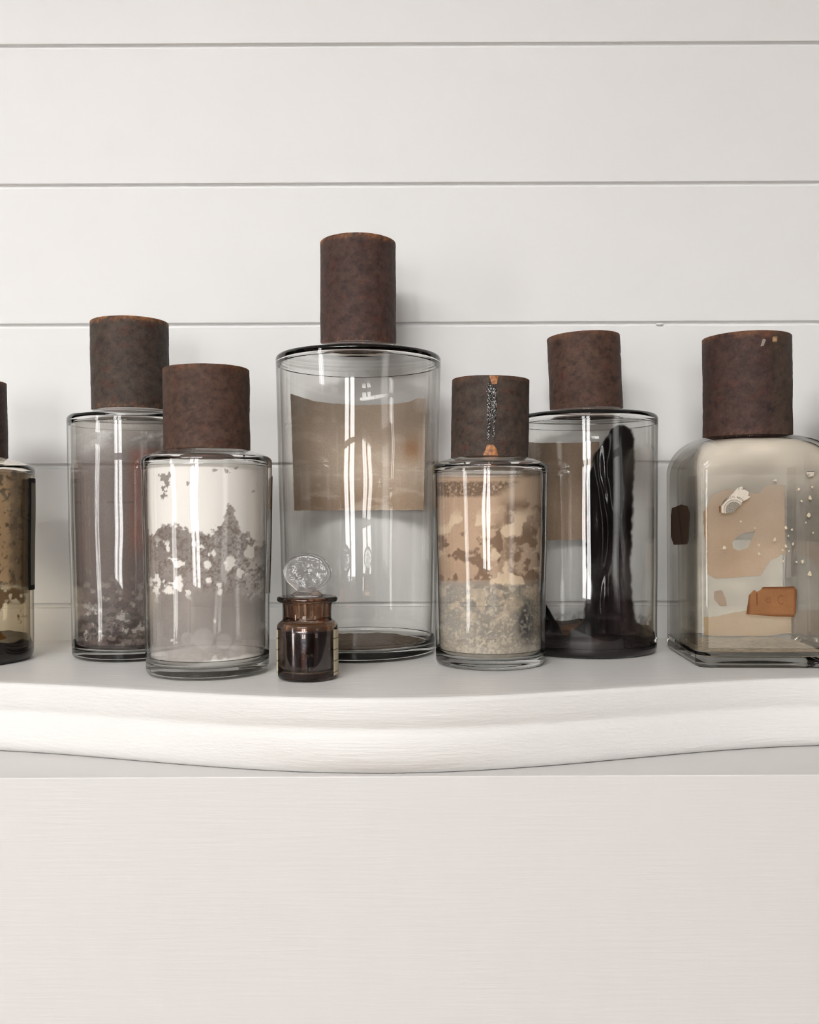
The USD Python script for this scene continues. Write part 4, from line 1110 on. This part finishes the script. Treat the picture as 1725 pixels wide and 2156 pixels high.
def f(ix, iy, T, Z):
    n, n2, n3 = N(ix, iy, 26, 97), N(ix * 1.0, iy * 0.6, 9, 98), N(ix, iy, 4, 99)
    col = np.array(S(88, 95, 110))[None, None] * (0.75 + 0.5 * n[..., None])
    brown = sstep(0.5, 0.6, N(ix, iy * 0.3, 22, 100))
    col = mixc(col, S(66, 44, 38), brown * 0.8)
    fl = sstep(0.66, 0.72, 0.5 * n3 + 0.5 * n2)
    col = mixc(col, S(225, 225, 228), fl * 0.8)
    up = sstep(1332, 1318, iy)
    col = mixc(col, S(176, 116, 52), up)
    c = 0.93 - 0.55 * up - 0.3 * sstep(0.66, 0.75, n2)
    e = sstep(592, 602, ix) * sstep(706, 694, ix)
    col = mixc(col, S(150, 96, 46), (1 - e) * 0.8)
    return np.clip(c * (0.35 + 0.65 * e), 0, 0.97), col
film(b, 'stain', Small, loc, rz, f, 0.0058, 0.0428, t0=-1.7, t1=1.7, du=0.0004, material=COAT, label='dark metallic stain inside the glass')
def lab_s(u, zz, w):
    a = math.radians(172.5) + u / rb
    r = rb + 0.0004 + w
    return np.stack([r * np.sin(a), -r * np.cos(a), zz], -1)
def t5(ix, iy, u, zz):
    c = np.array(S(206, 194, 168))[None] * np.ones((len(u), 1))
    ln = np.zeros(len(u))
    for q in np.arange(0.006, 0.038, 0.0085):
        ln = np.maximum(ln, np.exp(-((zz - q) / 0.00035) ** 2))
    return mixc(c, S(60, 50, 40), ln * 0.9)
ll = Polygon([(-rb * 2.016, 0.0035), (rb * 2.016, 0.0035), (rb * 2.016, 0.038), (-rb * 2.016, 0.038)])
paper(b, 'paper_label', ll, lab_s, loc, rz, t5, edge=0.0012, label='cream ruled paper label wrapped round the back')
# stopper: a flat disc on a stem, one solid piece of glass
def stopper_mesh():
    n, m_ = 96, 22
    ph = np.arange(n) * 2 * np.pi / n
    def outline_r(p):
        a, c = 0.0192, 0.0150
        r = 1 / np.sqrt((np.cos(p) / a) ** 2 + (np.sin(p) / c) ** 2)
        d = np.angle(np.exp(1j * (p + np.pi / 2)))           # draws down into the stem
        return r + 0.0026 * np.exp(-(d / 0.50) ** 2) - 0.0011 * np.exp(-((np.abs(d) - 0.95) / 0.35) ** 2)
    R_ = outline_r(ph)
    rho = np.sin(np.linspace(0, np.pi / 2, m_))[1:]
    V, rows = [], []
    th_ = 0.0034
    for side in (1, -1):
        for q in (rho if side == 1 else rho[:-1]):
            hgt = th_ * (1 - q ** 9) ** 0.5 if q < 1 else 0
            dent = (fbm(np.stack([R_ * q * np.cos(ph) * 260, R_ * q * np.sin(ph) * 420, np.full(n, side * 3.0)], -1), 3, 7) - 0.5) * 0.0012 * (1 - q ** 4) * min(1.0, q * 3)
            V.append(np.stack([R_ * q * np.cos(ph), -side * (hgt + dent), R_ * q * np.sin(ph)], -1))
    k1 = len(rho)
    V = np.vstack(V + [np.array([[0, -th_, 0], [0, th_, 0]])])
    F = []
    j = np.arange(n)
    def strip(r0, r1, flip):
        a, b_, c_, d_ = r0 * n + j, r0 * n + (j + 1) % n, r1 * n + (j + 1) % n, r1 * n + j
        f_ = np.vstack([np.stack([a, b_, c_], -1), np.stack([a, c_, d_], -1)])
        return f_[:, ::-1] if flip else f_
    for i in range(k1 - 1):
        F.append(strip(i, i + 1, True))
    back0 = k1
    for i in range(k1 - 2):
        F.append(strip(back0 + i, back0 + i + 1, False))
    F.append(strip(back0 + k1 - 2, k1 - 1, False))
    c0, c1 = len(V) - 2, len(V) - 1
    F.append(np.stack([np.full(n, c0), j, (j + 1) % n], -1))
    F.append(np.stack([np.full(n, c1), back0 + (j + 1) % n, back0 + j], -1))
    disc = trimesh.Trimesh(V, np.vstack(F), process=True)
    if disc.volume < 0:
        disc.invert()
    disc.apply_translation([0, 0, 0.0806])
    stem = lathe([(0, 0.047), (0.0098, 0.047), (0.0105, 0.048), (0.0112, 0.0615), (0.0113, 0.0635), (0.0118, 0.0642), (0.0112, 0.0652), (0.0080, 0.0668), (0.0062, 0.0700), (0, 0.0705)], 64)
    def M3(q):
        return manifold3d.Manifold(manifold3d.Mesh(np.asarray(q.vertices, np.float32), np.asarray(q.faces, np.uint32)))
    A_, B_ = M3(disc), M3(stem)
    if A_.is_empty() or B_.is_empty():
        return cat([disc, stem])
    r = (A_ + B_).to_mesh()
    return trimesh.Trimesh(r.vert_properties[:, :3], r.tri_verts)
sm_ = stopper_mesh()
sm_.apply_transform(trimesh.transformations.rotation_matrix(math.radians(-14), [0, 0, 1]))
obj('stopper', sm_, glass('stopper_glass', (0.98, 0.97, 0.97), (0.8, 0.75, 0.73), 6.0, 0.08, 0.92), b, smooth=50, label='clear flat oval glass stopper')
